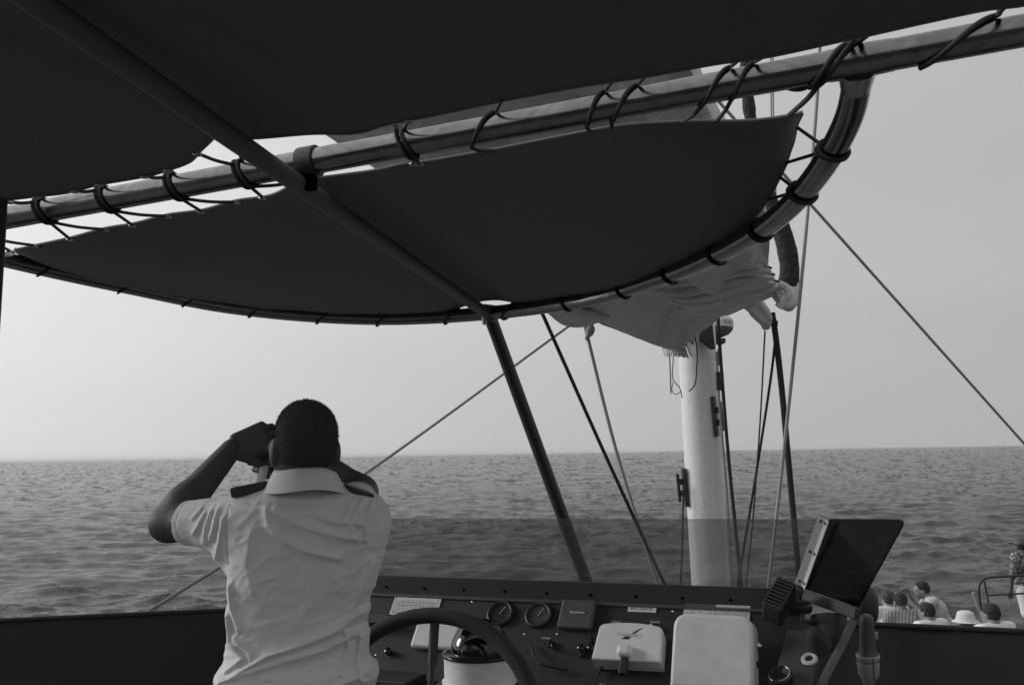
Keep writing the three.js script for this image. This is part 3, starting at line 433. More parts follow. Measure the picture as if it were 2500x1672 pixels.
// ---------------------------------------------------------------- helm console
const DO = V([1.122,4.725,-2.804]), DV = V([0.239,0.766,-0.597]), DN = V([-0.285,0.643,0.711]), DASH = frame(DO, SR, DV, DN);
const onDash = (g, a, b, n = 0) => place(g.translate(a, b, n), DASH);   // along the dash, up its slope, off its face
{
  const t = thing('helm_console', 'black helm console with a sloping dash and a shelf under the windscreen', 'console');
  const prof = [[3.075, -1.615], [3.075, -0.425], [3.056, -0.425], [3.03, -0.476], [2.85, -0.694], [2.83, -0.735], [2.52, -0.735], [2.58, -1.615]];
  const s = new THREE.Shape(prof.map(([w, y]) => new THREE.Vector2(w, y))), g = new THREE.ExtrudeGeometry(s, { depth: 1.66, bevelEnabled: false });
  g.applyMatrix4(new THREE.Matrix4().makeBasis(SF, UP, SR).setPosition(shipPoint(-2.0, 0, 0)));
  part(t, 'carcass', g, M.console);
  part(t, 'dash_panel', onDash(rbox(1.68, 0.31, 0.012, 0.004), -1.17, -0.13, -0.006), M.console);
  part(t, 'shelf', place(rbox(1.68, 0.03, 0.36, 0.006), frame(shipPoint(-1.17, -0.716, 2.672), SR, UP, SF.clone().negate())), mat(0.07, 0.6, { map: M.console.map }));
  part(t, 'mounting_band', place(rbox(1.68, 0.064, 0.012, 0.002), frame(shipPoint(-1.17, -0.436, 3.045), SR, UP, SF.clone().negate())), mat(0.05, 0.4));
  part(t, 'trim_strip', place(rbox(1.68, 0.009, 0.022, 0.002), frame(shipPoint(-1.17, -0.4665, 3.03), SR, UP, SF.clone().negate())), mat(0.2, 0.35, { metalness: 0.7 }));
  for (let k = 0; k < 10; k++) part(t, 'screw', place(lathe([[0, 0.002], [0.004, 0.0015], [0.005, 0]], 10), frame(shipPoint(-1.66 + k * 0.145 - 0.03, -0.442, 3.0385), SR, SF.clone().negate(), UP)), M.blackGloss);
  part(t, 'ledge_box', onDash(rbox(0.16, 0.035, 0.04, 0.004), -1.70, -0.1, 0.02), mat(0.06, 0.5));
  for (const a of [-1.62, -0.98, -0.95]) part(t, 'knob', onDash(lathe([[0, 0.02], [0.01, 0.02], [0.012, 0.012], [0.009, 0]], 16).rotateX(Math.PI / 2), a + 0.02, -0.2 + (a + 1.62) * 0.08, 0), M.blackGloss);
  for (const [x, y] of [[-0.953,-0.164],[-0.93,-0.12],[-1.06,-0.139],[-0.747,-0.065],[-0.853,-0.074],[-0.894,-0.074]]) part(t, 'switch', onDash(rbox(0.016, 0.02, 0.018, 0.003), x, y, 0.006), M.blackGloss);
  for (const [a, b, c] of [[[-1.125,-0.146],[-1.074,-0.215],[-0.99,-0.223]], [[-0.892,-0.088],[-0.866,-0.159],[-0.894,-0.231]]]) part(t, 'cable', sweep(curve([a, b, c].map(([x, y], k) => DO.clone().addScaledVector(SR, x).addScaledVector(DV, y).addScaledVector(DN, 0.012 + 0.02 * (k === 1)))), 0.004, 24, 8), M.rubber);
  for (const [x, y] of [[-1.363,-0.001],[-1.156,-0.106],[-1.05,-0.1],[-0.929,0.015],[-0.911,-0.086],[-0.762,-0.052],[-0.701,-0.004],[-0.685,-0.091],[-1.644,-0.209],[-1.305,-0.209]]) part(t, 'panel_screw', onDash(lathe([[0, 0.0022], [0.003, 0.002], [0.0042, 0]], 10).rotateX(Math.PI / 2), x, y, 0), M.steel);
  for (const [x, y] of [[-1.082,-0.117],[-0.871,-0.05],[-0.75,-0.044]]) part(t, 'name_tag', onDash(rbox(0.03, 0.007, 0.0015, 0.0005, 1), x, y, 0.0008), mat(0.25, 0.5));
  part(t, 'bright_toggle', onDash(lathe([[0, 0.03], [0.003, 0.029], [0.004, 0.02], [0.002, 0]], 12).rotateX(Math.PI / 2).rotateZ(-0.5), -1.05, -0.155, 0), M.steel);
  settle(t);
}
// windscreen: a long tinted pane, a darker wing and the light joint between them
{
  const t = thing('windscreen', 'low tinted windscreen with a light riveted joint and a darker side wing', 'windscreen');
  const bl = shipPoint(-2.02, -0.436, 3.062), br = V([0.834,4.776,-2.981]), tr = V([0.891,4.996,-2.901]), tl = shipPoint(-2.06, -0.215, 3.03), quad = (a, b, c, d) => grid(1, 1, (s, v, o) => { const p = a.clone().lerp(b, s), q = d.clone().lerp(c, s); o.lerpVectors(p, q, v); });
  part(t, 'main_pane', slab(quad(bl, br, tr, tl), 0.006), M.glass);
  const p0 = V([0.838,4.796,-2.953]), p1 = V([0.909,4.997,-2.901]), p3 = V([0.901,4.782,-2.683]), x = p3.clone().sub(p0).normalize(), n = new THREE.Vector3().crossVectors(x, p1.clone().sub(p0)).normalize(), y = new THREE.Vector3().crossVectors(n, x);
  const flat2 = (p) => { const q = V(p).sub(p0); return new THREE.Vector2(q.dot(x), q.dot(y)); };
  const q0 = flat2(p0.toArray()), q1 = flat2(p1.toArray()), q2 = flat2([0.997,5.016,-2.567]), q3 = flat2(p3.toArray()), rc = 0.03;
  const s = new THREE.Shape(); s.moveTo(q0.x, q0.y); s.lineTo(q3.x, q3.y); const e = q2.clone().sub(q3).normalize(), h = q1.clone().sub(q2).normalize(); s.lineTo(q2.x - e.x * rc, q2.y - e.y * rc); s.quadraticCurveTo(q2.x, q2.y, q2.x + h.x * rc, q2.y + h.y * rc); s.lineTo(q1.x, q1.y); s.closePath();
  const g = new THREE.ExtrudeGeometry(s, { depth: 0.006, bevelEnabled: false, curveSegments: 12 });
  part(t, 'wing_pane', place(g, frame(p0, x, y, n)), M.darkGlass);
  const a = V([0.829,4.804,-2.947]), b = V([0.889,4.999,-2.885]), yy = b.clone().sub(a).normalize(), L = a.distanceTo(b), face = (dir, w, v, off) => { const X = dir.clone().addScaledVector(yy, -dir.dot(yy)).normalize(), Z = new THREE.Vector3().crossVectors(X, yy); return [place(rbox(w, L, 0.003, 0.001), frame(a.clone().lerp(b, 0.5).addScaledVector(X, w / 2 * v), X, yy, Z)), X, Z]; };
  const [f1, X1, Z1] = face(SR, 0.021, -1), [f2, X2, Z2] = face(x, 0.019, 1), j = part(t, 'joint_strip', [f1, f2], M.alu);
  for (const s of [0.06, 0.5, 0.95]) for (const [X, Z, w] of [[X1, Z1, -0.0105], [X2, Z2, 0.0095]]) part(j, 'screw', place(lathe([[0, 0.0032], [0.003, 0.0028], [0.0042, 0.0008], [0.0042, 0]], 12), frame(a.clone().lerp(b, s).addScaledVector(X, w).addScaledVector(Z, 0.0016), X, Z, yy.clone().negate())), M.darkMetal);
  part(t, 'wing_frame', place(rbox(p0.distanceTo(p3), 0.03, 0.016, 0.003), frame(p0.clone().lerp(p3, 0.5).addScaledVector(y, -0.017), x, y, n)), mat(0.035, 0.5));
  const foot = p0.clone().lerp(p3, 0.55).addScaledVector(y, -0.05);
  part(t, 'wing_bracket', sweep([foot, V([0.856,4.71,-2.792]), V([0.825,4.673,-2.776])], (s) => 0.05 - 0.015 * s, 20, 14), M.black);
  settle(t);
}
// things on the dash
function card(name, label, cat, quad, tex, o = {}) {   // a flat sheet with print, lying on the dash; quad in dash coordinates
  const t = thing(name, label, cat), [a0, b0, a1, b1] = quad, w = a1 - a0, h = b1 - b0, g = new THREE.PlaneGeometry(w, h);
  part(t, 'backing', onDash(rbox(w, h, 0.003, 0.0005, 1), (a0 + a1) / 2, (b0 + b1) / 2, 0.0016 + (o.up ?? 0)), mat(o.v ?? 0.5, 0.6));
  part(t, 'print', onDash(g, (a0 + a1) / 2, (b0 + b1) / 2, 0.0036 + (o.up ?? 0)), mat(0.8, 0.55, { map: tex })); return settle(t);
}
card('placard', 'printed notice with a ruled border on the dash above the steering wheel', 'notice', [-1.647, -0.064, -1.474, 0.013], canvasTex(512, 232, (x, w, h) => {
  x.fillStyle = '#f0f0f0'; x.fillRect(0, 0, w, h); x.strokeStyle = '#444'; x.lineWidth = 5; x.strokeRect(26, 26, w - 52, h - 52); x.fillStyle = '#555'; const R = rng(3);
  for (let k = 0; k < 8; k++) { let p = k ? 44 : 80; const e = k ? w - 44 : w - 90, y = 62 + k * 18; while (p < e) { const l = 10 + R() * 40; x.fillRect(p, y, Math.min(l, e - p), k === 1 || k === 3 ? 8 : 5); p += l + 7; } }
}));
card('identity_label', 'small white strip reading MMSI 224065390', 'label', [-0.84, -0.0135, -0.752, 0.008], canvasTex(512, 92, (x, w, h) => { x.fillStyle = '#e8e8e8'; x.fillRect(0, 0, w, h); x.fillStyle = '#333'; x.font = 'bold 52px sans-serif'; x.textBaseline = 'middle'; x.fillText('MMSI 224065390', 34, h / 2, w - 70); }));
card('chart_sheet', 'printed sheets tucked behind the big square white cover', 'paper', [-0.668, -0.05, -0.473, 0.022], canvasTex(512, 190, (x, w, h) => {
  x.fillStyle = '#d8d8d8'; x.fillRect(0, 0, w, h); x.fillStyle = '#666'; x.fillRect(0, 0, w * 0.49, 36); x.fillStyle = '#e4e4e4'; x.fillRect(0, 38, w * 0.47, h); x.fillStyle = '#8a8a8a'; x.fillRect(w * 0.475, 0, 6, h); const R = rng(9); x.fillStyle = '#999';
  for (let k = 0; k < 9; k++) for (let p = 14; p < w - 20;) { const l = 8 + R() * 34; if (R() > 0.3 && Math.abs(p - w * 0.47) > 40) x.fillRect(p, 52 + k * 15, l, 5); p += l + 10; }
}));
function gauge(label, a, b, face, tex) {
  const t = thing('gauge', label, 'gauge');
  part(t, 'bezel', onDash(lathe([[0.033, 0], [0.045, 0], [0.045, 0.006], [0.041, 0.012], [0.036, 0.012], [0.034, 0.004]], 40).rotateX(Math.PI / 2), a, b, 0.001), M.darkMetal);
  part(t, 'dial', onDash(new THREE.CylinderGeometry(0.0345, 0.0345, 0.004, 36).rotateX(Math.PI / 2), a, b, 0.003), mat(face, 0.5));
  part(t, 'dial_print', onDash(new THREE.CircleGeometry(0.034, 36), a, b, 0.0056), mat(0.8, 0.5, { map: tex }));
  part(t, 'needle', onDash(rbox(0.0025, 0.03, 0.0012, 0.0004).rotateZ(-0.5), a + 0.006, b + 0.01, 0.0078), mat(0.4, 0.5));
  settle(t);
}
const dial = (bg, fg, seed) => canvasTex(256, 256, (x, w) => { x.fillStyle = bg; x.fillRect(0, 0, w, w); x.strokeStyle = fg; x.lineWidth = 4; for (let k = 0; k < 28; k++) { const a = 2.4 + k * 0.168, r = k % 4 ? 104 : 92; x.beginPath(); x.moveTo(128 + Math.cos(a) * r, 128 + Math.sin(a) * r); x.lineTo(128 + Math.cos(a) * 116, 128 + Math.sin(a) * 116); x.stroke(); } x.fillStyle = fg; x.font = '22px sans-serif'; x.textAlign = 'center'; for (let k = 0; k < 7; k++) { const a = 2.4 + k * 0.7; x.fillText(String(k * 5), 128 + Math.cos(a) * 74, 136 + Math.sin(a) * 74); } });
gauge('round black dial nearer the steering wheel', -1.253, -0.042, 0.02, dial('#262626', '#888888', 1));
gauge('round grey dial beside the square instrument cover', -1.123, -0.042, 0.06, dial('#4a4a4a', '#9a9a9a', 2));
{
  const t = thing('instrument_cover', 'dark grey square instrument cover lettered Raytheon', 'cover');
  part(t, 'shell', onDash(rbox(0.112, 0.1, 0.022, 0.008), -0.994, -0.038, 0.011), mat(0.075, 0.6));
  const w = 0.056; part(t, 'lettering', onDash(new THREE.PlaneGeometry(w, 0.0125), -0.992, -0.036, 0.0232), mat(0.8, 0.6, { map: canvasTex(512, 114, (x, W, H) => { x.fillStyle = '#505050'; x.fillRect(0, 0, W, H); x.fillStyle = '#e0e0e0'; x.font = 'bold 96px sans-serif'; x.textBaseline = 'middle'; x.textAlign = 'center'; x.fillText('Raytheon', W / 2, H / 2, W - 20); }) }));
  settle(t);
}
{
  const t = thing('instrument_cover', 'white instrument cover seen between the wheel rim and the compass dome', 'cover');
  part(t, 'shell', onDash(rbox(0.156, 0.092, 0.026, 0.01, 3), -1.445, -0.137, 0.013), M.white); settle(t);
}
{
  const t = thing('instrument_cover', 'white cover with an arched top and a dark bolt emblem', 'cover');
  const s = new THREE.Shape(); s.moveTo(-0.096, -0.054); s.lineTo(0.096, -0.05); s.lineTo(0.09, 0.04); s.quadraticCurveTo(0.09, 0.05, 0.078, 0.052); s.quadraticCurveTo(0, 0.066, -0.078, 0.052); s.quadraticCurveTo(-0.09, 0.05, -0.09, 0.04); s.closePath();
  const g = new THREE.ExtrudeGeometry(s, { depth: 0.05, bevelEnabled: true, bevelSize: 0.006, bevelThickness: 0.006, bevelSegments: 4, curveSegments: 14 });
  part(t, 'shell', onDash(g, -0.803, -0.15, 0.008), M.white);
  const bolt = (pts) => { const q = new THREE.Shape(pts.map(([x, y]) => new THREE.Vector2(x, y))); return onDash(new THREE.ExtrudeGeometry(q, { depth: 0.0008, bevelEnabled: false }), -0.8, -0.126, 0.0642); };
  part(t, 'emblem', [bolt([[0.003, 0.004], [0.012, 0.004], [0.034, 0.026], [0.014, 0.013]]), bolt([[-0.026, -0.015], [-0.004, -0.015], [0.003, -0.006], [-0.013, -0.006]])], M.black);
  part(t, 'lettering', onDash(new THREE.PlaneGeometry(0.076, 0.0095), -0.802, -0.127, 0.0646), mat(0.72, 0.5, { map: canvasTex(512, 64, (x, W, H) => { x.fillStyle = '#ededed'; x.fillRect(0, 0, W, H); x.fillStyle = '#7a7a7a'; x.font = '58px sans-serif'; x.textBaseline = 'middle'; x.textAlign = 'center'; x.fillText('AUTOHELM', W / 2, H / 2, W - 8); }) }));
  part(t, 'clamp_knob', onDash(rbox(0.045, 0.036, 0.03, 0.013, 4), -0.806, -0.183, 0.072), M.white);
  part(t, 'stem', onDash(rbox(0.024, 0.06, 0.02, 0.006), -0.806, -0.222, 0.06), M.black);
  for (const k of [-1, 1]) part(t, 'prong', [rod(shipPoint(-0.806 + k * 0.05, -0.655, 2.80), shipPoint(-0.806 + k * 0.085, -0.712, 2.745), 0.0028), rod(shipPoint(-0.806 + k * 0.058, -0.652, 2.80), shipPoint(-0.806 + k * 0.093, -0.709, 2.745), 0.0022)], M.steel);
  settle(t);
}
{
  const t = thing('instrument_cover', 'large square white cover with rounded corners', 'cover');
  const c = V([0.539,4.648,-2.819]), z = SF.clone().multiplyScalar(-0.95).addScaledVector(UP, 0.31).normalize(), x = SR, y = new THREE.Vector3().crossVectors(z, x), m = frame(c, x, y, z);
  const s = new THREE.Shape(), hw = 0.099, hh = 0.088, r = 0.03; s.moveTo(-hw - 0.004, -hh); s.lineTo(hw + 0.004, -hh); s.lineTo(hw, hh - r); s.quadraticCurveTo(hw, hh, hw - r, hh); s.lineTo(-hw + r, hh); s.quadraticCurveTo(-hw, hh, -hw, hh - r); s.closePath();
  part(t, 'shell', place(new THREE.ExtrudeGeometry(s, { depth: 0.07, bevelEnabled: true, bevelSize: 0.012, bevelThickness: 0.012, bevelSegments: 5, curveSegments: 12 }).translate(0, 0, -0.07), m), M.white);
  part(t, 'yoke', place(rbox(0.232, 0.02, 0.05, 0.006).translate(0, -0.02, -0.055), m), M.black);
  part(t, 'pivot', place(lathe([[0, 0.012], [0.008, 0.012], [0.01, 0]], 14).rotateZ(-Math.PI / 2).translate(0.114, 0.03, -0.05), m), M.steel);
  part(t, 'stand', [place(rbox(0.06, 0.12, 0.05, 0.008).translate(0, -0.13, -0.055), m)], M.black);
  settle(t);
}
{
  const t = thing('radio_set', 'black radio box with small knobs on the shelf behind the man', 'radio'), m = frame(shipPoint(-1.5, -0.676, 2.71), SR, UP, SF.clone().negate());
  part(t, 'case', place(rbox(0.19, 0.045, 0.13, 0.006), m), M.console);
  part(t, 'face', place(rbox(0.17, 0.03, 0.006, 0.002).translate(0, 0, 0.067), m), mat(0.05, 0.35));
  for (const k of [-0.05, 0.0, 0.055]) part(t, 'knob', place(lathe([[0, 0.016], [0.009, 0.015], [0.011, 0]], 14).rotateX(Math.PI / 2).translate(k, 0, 0.07), m), M.blackGloss);
  part(t, 'button_row', place(rbox(0.06, 0.006, 0.004, 0.001).translate(-0.03, 0.018, 0.07), m), mat(0.2, 0.5));
  settle(t);
}
{
  const t = thing('note_sheet', 'pale paper sheet lying on the shelf below the compass', 'paper'), m = frame(shipPoint(-1.22, -0.698, 2.6), SR, UP, SF.clone().negate());
  part(t, 'sheet', place(rbox(0.2, 0.003, 0.13, 0.001, 1).rotateY(0.25), m), mat(0.7, 0.7, { map: T.patch })); settle(t);
}
{
  const t = thing('steering_compass', 'steering compass with a dark glass dome on a white round pedestal', 'compass'), base = shipPoint(-1.182, -0.7, 2.665), h = V([-0.11,4.639,-2.91]).y - base.y;
  const L = (p, n = 48) => lathe(p, n).translate(base.x, base.y, base.z);
  part(t, 'foot_flange', L([[0, 0], [0.135, 0], [0.138, 0.012], [0.128, h - 0.09], [0.118, h - 0.082], [0.1, h - 0.08]]), M.console);
  part(t, 'body', L([[0.1, h - 0.085], [0.1065, h - 0.082], [0.107, h - 0.075], [0.1, h - 0.068], [0.101, h - 0.016], [0.103, h - 0.0095]]), M.white);
  part(t, 'collar', L([[0.07, h - 0.012], [0.103, h - 0.01], [0.109, h - 0.004], [0.107, h + 0.001], [0.098, h + 0.004], [0.086, h + 0.006], [0.07, h + 0.004]]), M.blackGloss);
  const d = []; for (let k = 0; k <= 16; k++) { const a = (k / 16) * Math.PI / 2; d.push([Math.cos(a) * 0.083, h + 0.004 + Math.sin(a) * 0.086]); }
  part(t, 'dome', L(d), M.domeGlass);
  const tex = canvasTex(2048, 64, (x, w, H) => { x.fillStyle = '#141414'; x.fillRect(0, 0, w, H); x.fillStyle = '#c8c8c8'; x.font = 'bold 40px sans-serif'; x.textAlign = 'center'; for (let k = 0; k < 12; k++) x.fillText(String((k * 30) || 360), ((k + 0.5) / 12) * w, 40); for (let k = 0; k < 72; k++) x.fillRect((k / 72) * w, 46, 4, k % 6 ? 8 : 16); });
  const c = new THREE.CylinderGeometry(0.058, 0.062, 0.02, 48, 1, true); c.rotateY(2.2);
  part(t, 'card_rim', c.translate(base.x, base.y + h + 0.022, base.z), mat(0.8, 0.6, { map: tex, side: THREE.DoubleSide }));
  part(t, 'card', L([[0, h + 0.05], [0.03, h + 0.044], [0.057, h + 0.032], [0.057, h + 0.012], [0, h + 0.012]]), M.blackGloss);
  part(t, 'hood', [grid(24, 8, (s, v, o) => { const a = -0.2 + s * 2.4, e = 0.05 + v * 1.1; o.set(base.x + Math.sin(a) * Math.cos(e) * 0.088, base.y + h + 0.006 + Math.sin(e) * 0.09, base.z - Math.cos(a) * Math.cos(e) * 0.088); })], M.blackGloss);
  settle(t);
}
{
  const t = thing('ship_helm', 'large dark steering wheel with leather wrapped rim', 'helm'), c = V([-0.257,4.463,-2.649]);
  const z = SF.clone().multiplyScalar(-0.93).addScaledVector(UP, 0.36).normalize(), x = new THREE.Vector3().crossVectors(UP, z).normalize(), y = new THREE.Vector3().crossVectors(z, x), m = frame(c, x, y, z), R = 0.328;
  const rim = new THREE.TorusGeometry(R, 0.0205, 18, 120);
  { const P = rim.attributes.position; for (let i = 0; i < P.count; i++) P.setZ(i, P.getZ(i) * 1.25); rim.computeVertexNormals(); }
  const rm = part(t, 'rim', place(rim, m), mat(0.025, 0.8, { bumpMap: T.fine, bumpScale: 0.0012 }));
  part(rm, 'stitching', place(new THREE.TorusGeometry(R - 0.0205, 0.0022, 6, 120), m), mat(0.05, 0.7));
  for (let k = 0; k < 5; k++) { const a = Math.PI / 2 + (k * 2 * Math.PI) / 5 + 0.04, q = (r) => new THREE.Vector3(Math.cos(a) * r, Math.sin(a) * r, -0.01 - 0.04 * (1 - r / R)).applyMatrix4(m); const sp = part(t, 'spoke', sweep([q(0.05), q(R - 0.01)], 0.0085, 4, 14), M.darkMetal); part(sp, 'sleeve', sweep([q(R - 0.125), q(R - 0.012)], 0.0128, 2, 14), M.black); }
  part(t, 'hub', place(lathe([[0, 0.03], [0.04, 0.026], [0.062, 0.01], [0.062, -0.03], [0, -0.03]], 32).rotateX(Math.PI / 2).translate(0, 0, -0.04), m), M.steel);
  part(t, 'shaft', sweep([new THREE.Vector3(0, 0, -0.06).applyMatrix4(m), new THREE.Vector3(0, 0, -0.3).applyMatrix4(m)], 0.03, 2, 16), M.darkMetal);
  part(t, 'pedestal', place(rbox(0.22, 0.78, 0.2, 0.03), frame(shipPoint(-1.2, -1.225, 2.6), SR, UP, SF.clone().negate())), M.console);
  settle(t);
}
{
  const t = thing('loudspeaker', 'small black louvred loudspeaker against the windscreen joint', 'speaker'), a = V([0.678,4.782,-2.804]), b = V([0.738,4.846,-2.857]), c = V([0.717,4.772,-2.785]), y = b.clone().sub(a).normalize(), x0 = c.clone().sub(a), x = x0.clone().addScaledVector(y, -x0.dot(y)).normalize(), z = new THREE.Vector3().crossVectors(x, y), w = 0.052, h = a.distanceTo(b) + 0.004, o = a.clone().lerp(b, 0.5).addScaledVector(x, w / 2), m = frame(o, x, y, z);
  part(t, 'case', place(rbox(w + 0.006, h, 0.075, 0.008).translate(0.0, 0, -0.042), m), M.black);
  part(t, 'grille_frame', [place(rbox(w, 0.006, 0.006, 0.002).translate(0, h / 2 - 0.006, -0.002), m), place(rbox(w, 0.006, 0.006, 0.002).translate(0, -h / 2 + 0.006, -0.002), m), ...[-1, 1].map((k) => place(rbox(0.004, h - 0.006, 0.006, 0.0015).translate((k * (w - 0.004)) / 2, 0, -0.002), m))], mat(0.05, 0.45));
  for (let k = 0; k < 7; k++) part(t, 'slat', place(rbox(w - 0.008, 0.005, 0.008, 0.0015).rotateX(0.5).translate(0, -h / 2 + 0.016 + k * ((h - 0.032) / 6), -0.001), m), mat(0.045, 0.45));
  part(t, 'mount', rod(o.clone().addScaledVector(z, -0.06), V([0.838,4.746,-2.929]), 0.018), M.black);
  settle(t);
}
{
  const t = thing('control_box', 'dark grey control panel with a pale ring switch below the wing pane', 'control panel');
  const a = V([0.66,4.582,-2.686]), b = V([0.759,4.72,-2.851]), c = V([0.742,4.59,-2.644]), y = b.clone().sub(a).normalize(), x0 = c.clone().sub(a), x = x0.clone().addScaledVector(y, -x0.dot(y)).normalize(), z = new THREE.Vector3().crossVectors(x, y), m = frame(a, x, y, z), h = a.distanceTo(b);
  part(t, 'plate', place(rbox(0.1, h, 0.03, 0.004).translate(0.052, h / 2, -0.015), m), mat(0.085, 0.6, { map: T.patch }));
  const q = (p) => { const v = V(p).sub(a); return [v.dot(x), v.dot(y)]; }, [rx, ry] = q([0.771,4.652,-2.708]);
  const ringPart = part(t, 'switch_ring', place(lathe([[0.011, 0], [0.022, 0], [0.022, 0.005], [0.019, 0.009], [0.012, 0.009], [0.011, 0.004]], 30).rotateX(Math.PI / 2).translate(rx, ry, 0.0), m), mat(0.55, 0.45));
  part(ringPart, 'keyhole', place(lathe([[0, 0.003], [0.0108, 0.003], [0.0108, 0]], 20).rotateX(Math.PI / 2).translate(rx, ry, 0), m), M.black);
  const [hx, hy] = q([0.796,4.698,-2.723]); part(t, 'lever_boot', place(lathe([[0, 0.06], [0.018, 0.058], [0.02, 0.04], [0.032, 0.012], [0.036, 0]], 24).rotateX(Math.PI / 2).translate(hx, hy, 0), m), M.rubber);
  const [kx, ky] = q([0.688,4.607,-2.683]); part(t, 'knob', place(lathe([[0, 0.03], [0.026, 0.028], [0.031, 0.02], [0.031, 0]], 28).rotateX(Math.PI / 2).translate(kx, ky, 0), m), M.blackGloss);
  part(t, 'knob_trim', place(new THREE.TorusGeometry(0.026, 0.0018, 6, 30, 2.6).rotateZ(-1.4).translate(kx, ky, 0.0295), m), M.steel);
  part(t, 'pedestal', sweep([V([0.758,4.532,-2.772]), shipPoint(-0.27, -1.615, 2.7)], 0.07, 2, 18), M.black);
  settle(t);
}
{
  const t = thing('webbing_strap', 'grey strap slanting down beside the lamp', 'strap'), pts = [[0.91,4.757,-2.726],[0.889,4.735,-2.709],[0.858,4.691,-2.693],[0.798,4.612,-2.662],[0.743,4.52,-2.642]], c = curve(pts);
  part(t, 'strap', slab(grid(40, 2, (s, v, o) => { c.getPointAt(s, o); o.x += (v - 0.5) * 0.023; o.z += (v - 0.5) * 0.008; }, [0.3, 0.02]), 0.003), mat(0.11, 0.8, { bumpMap: T.weave, bumpScale: 0.0005 })); settle(t);
}
{
  const t = thing('buoy_light', 'upturned lifebuoy lamp with a pale lens below its flange', 'lamp'), c = V([1.024,4.512,-2.995]), y = V([1.02,4.718,-2.972]).sub(c), L = y.length(), s = 0.00127; y.normalize();
  const z = new THREE.Vector3().crossVectors(new THREE.Vector3(1, 0, 0), y).normalize(), x = new THREE.Vector3().crossVectors(y, z), m = frame(c, x, y, z), Y = (py) => (1570 - py) * s, prof = (a) => place(lathe(a.map(([r, py]) => [r * s, Y(py)]), 32), m);
  part(t, 'housing', prof([[25, 1503], [25, 1498], [19, 1492], [17.5, 1460], [16, 1424], [14, 1413], [9, 1408], [0, 1407]]), mat(0.075, 0.5));
  part(t, 'flange', prof([[18, 1495], [26, 1499], [27, 1503], [25.5, 1508], [24, 1516], [18, 1516]]), mat(0.3, 0.45));
  part(t, 'lens', prof([[0, 1574], [11, 1572], [15, 1558], [23, 1545], [25.5, 1520], [24, 1515]]), mat(0.3, 0.45));
  part(t, 'lug', place(rbox(0.014, 0.022, 0.012, 0.003).translate(18 * s, Y(1456), 0.004), m), mat(0.3, 0.5));
  part(t, 'lanyard', rope([new THREE.Vector3(2 * s, Y(1500), 27 * s), new THREE.Vector3(3 * s, Y(1520), 27 * s), new THREE.Vector3(7 * s, Y(1570), 20 * s)].map((p) => p.applyMatrix4(m)), 0.0012), M.black);
  part(t, 'bracket', [rod(c.clone().addScaledVector(y, Y(1440)), V([1.08,4.649,-3.131]), 0.012)], M.darkMetal);
  settle(t);
}
{
  const t = thing('vent_cowl', 'rounded black cowl half hidden behind the wing pane', 'cowl'), c = V([1.137,4.642,-3.333]);
  part(t, 'cowl', lathe([[0.02, -0.02], [0.04, 0], [0.046, 0.03], [0.046, 0.07], [0.036, 0.1], [0.018, 0.112], [0, 0.115]], 28).translate(c.x, c.y, c.z), M.black);
  part(t, 'pipe', rod(c, new THREE.Vector3(c.x, 5.2 - 1.615, c.z), 0.03), M.black); settle(t);
}
// ---------------------------------------------------------------- people
function headField(c, f, up, s = 1) {   // f: where the face looks
  const F = f.clone().normalize(), R = new THREE.Vector3().crossVectors(F, up).normalize(), U = new THREE.Vector3().crossVectors(R, F);
  const local = (x, y, z) => { const px = x - c.x, py = y - c.y, pz = z - c.z; return [(px * R.x + py * R.y + pz * R.z) / s, (px * U.x + py * U.y + pz * U.z) / s, (px * F.x + py * F.y + pz * F.z) / s]; };
  const nose = bone(new THREE.Vector3(0, 0.004, 0.092), new THREE.Vector3(0, -0.032, 0.108), 0.009, 0.014);
  const cranium = (a, b, d) => ell(a, b - 0.03, d + 0.008, 0.066, 0.09, 0.094);
  const skin = (x, y, z) => {
    const [a, b, d] = local(x, y, z); let v = cranium(a, b, d);
    v = smin(v, ell(Math.abs(a) - 0.024, b - 0.04, d + 0.025, 0.04, 0.058, 0.062), 0.03);
    v = smin(v, ell(a, b + 0.042, d - 0.022, 0.058, 0.076, 0.07), 0.05);
    v = smin(v, ell(a, b - 0.012, d - 0.078, 0.05, 0.014, 0.02), 0.02);
    v = smin(v, nose(a, b, d), 0.012);
    v = smax(v, -ell(Math.abs(a) - 0.031, b + 0.004, d - 0.102, 0.017, 0.011, 0.02), 0.012);
    v = smin(v, ell(Math.abs(a) - 0.031, b + 0.004, d - 0.079, 0.0125, 0.0125, 0.0125), 0.003);
    v = smin(v, ell(a, b + 0.066, d - 0.083, 0.024, 0.0095, 0.014), 0.008);
    const e = Math.abs(a) - 0.0715, ear = smax(ell(e - 0.004, b + 0.006, d + 0.012, 0.0105, 0.032, 0.02), -ell(e - 0.014, b + 0.003, d - 0.002, 0.008, 0.018, 0.01), 0.006);
    return smin(v, ear, 0.008) * s;
  };
  const hair = (x, y, z) => { const [a, b, d] = local(x, y, z); let v = smin(cranium(a, b, d), ell(Math.abs(a) - 0.024, b - 0.04, d + 0.025, 0.04, 0.058, 0.062), 0.03) - 0.0025; v = smin(v, ell(a, b + 0.012, d + 0.05, 0.054, 0.055, 0.045), 0.03); v -= 0.0004 * noise3(a * 210, b * 210, d * 210); v = smax(v, -(b + 0.034 - Math.max(0, d + 0.03) * 1.0), 0.008); return smax(v, d - 0.052 - Math.max(0, b - 0.04) * 0.6, 0.012) * s; };
  return { skin, hair, F, R, U };
}
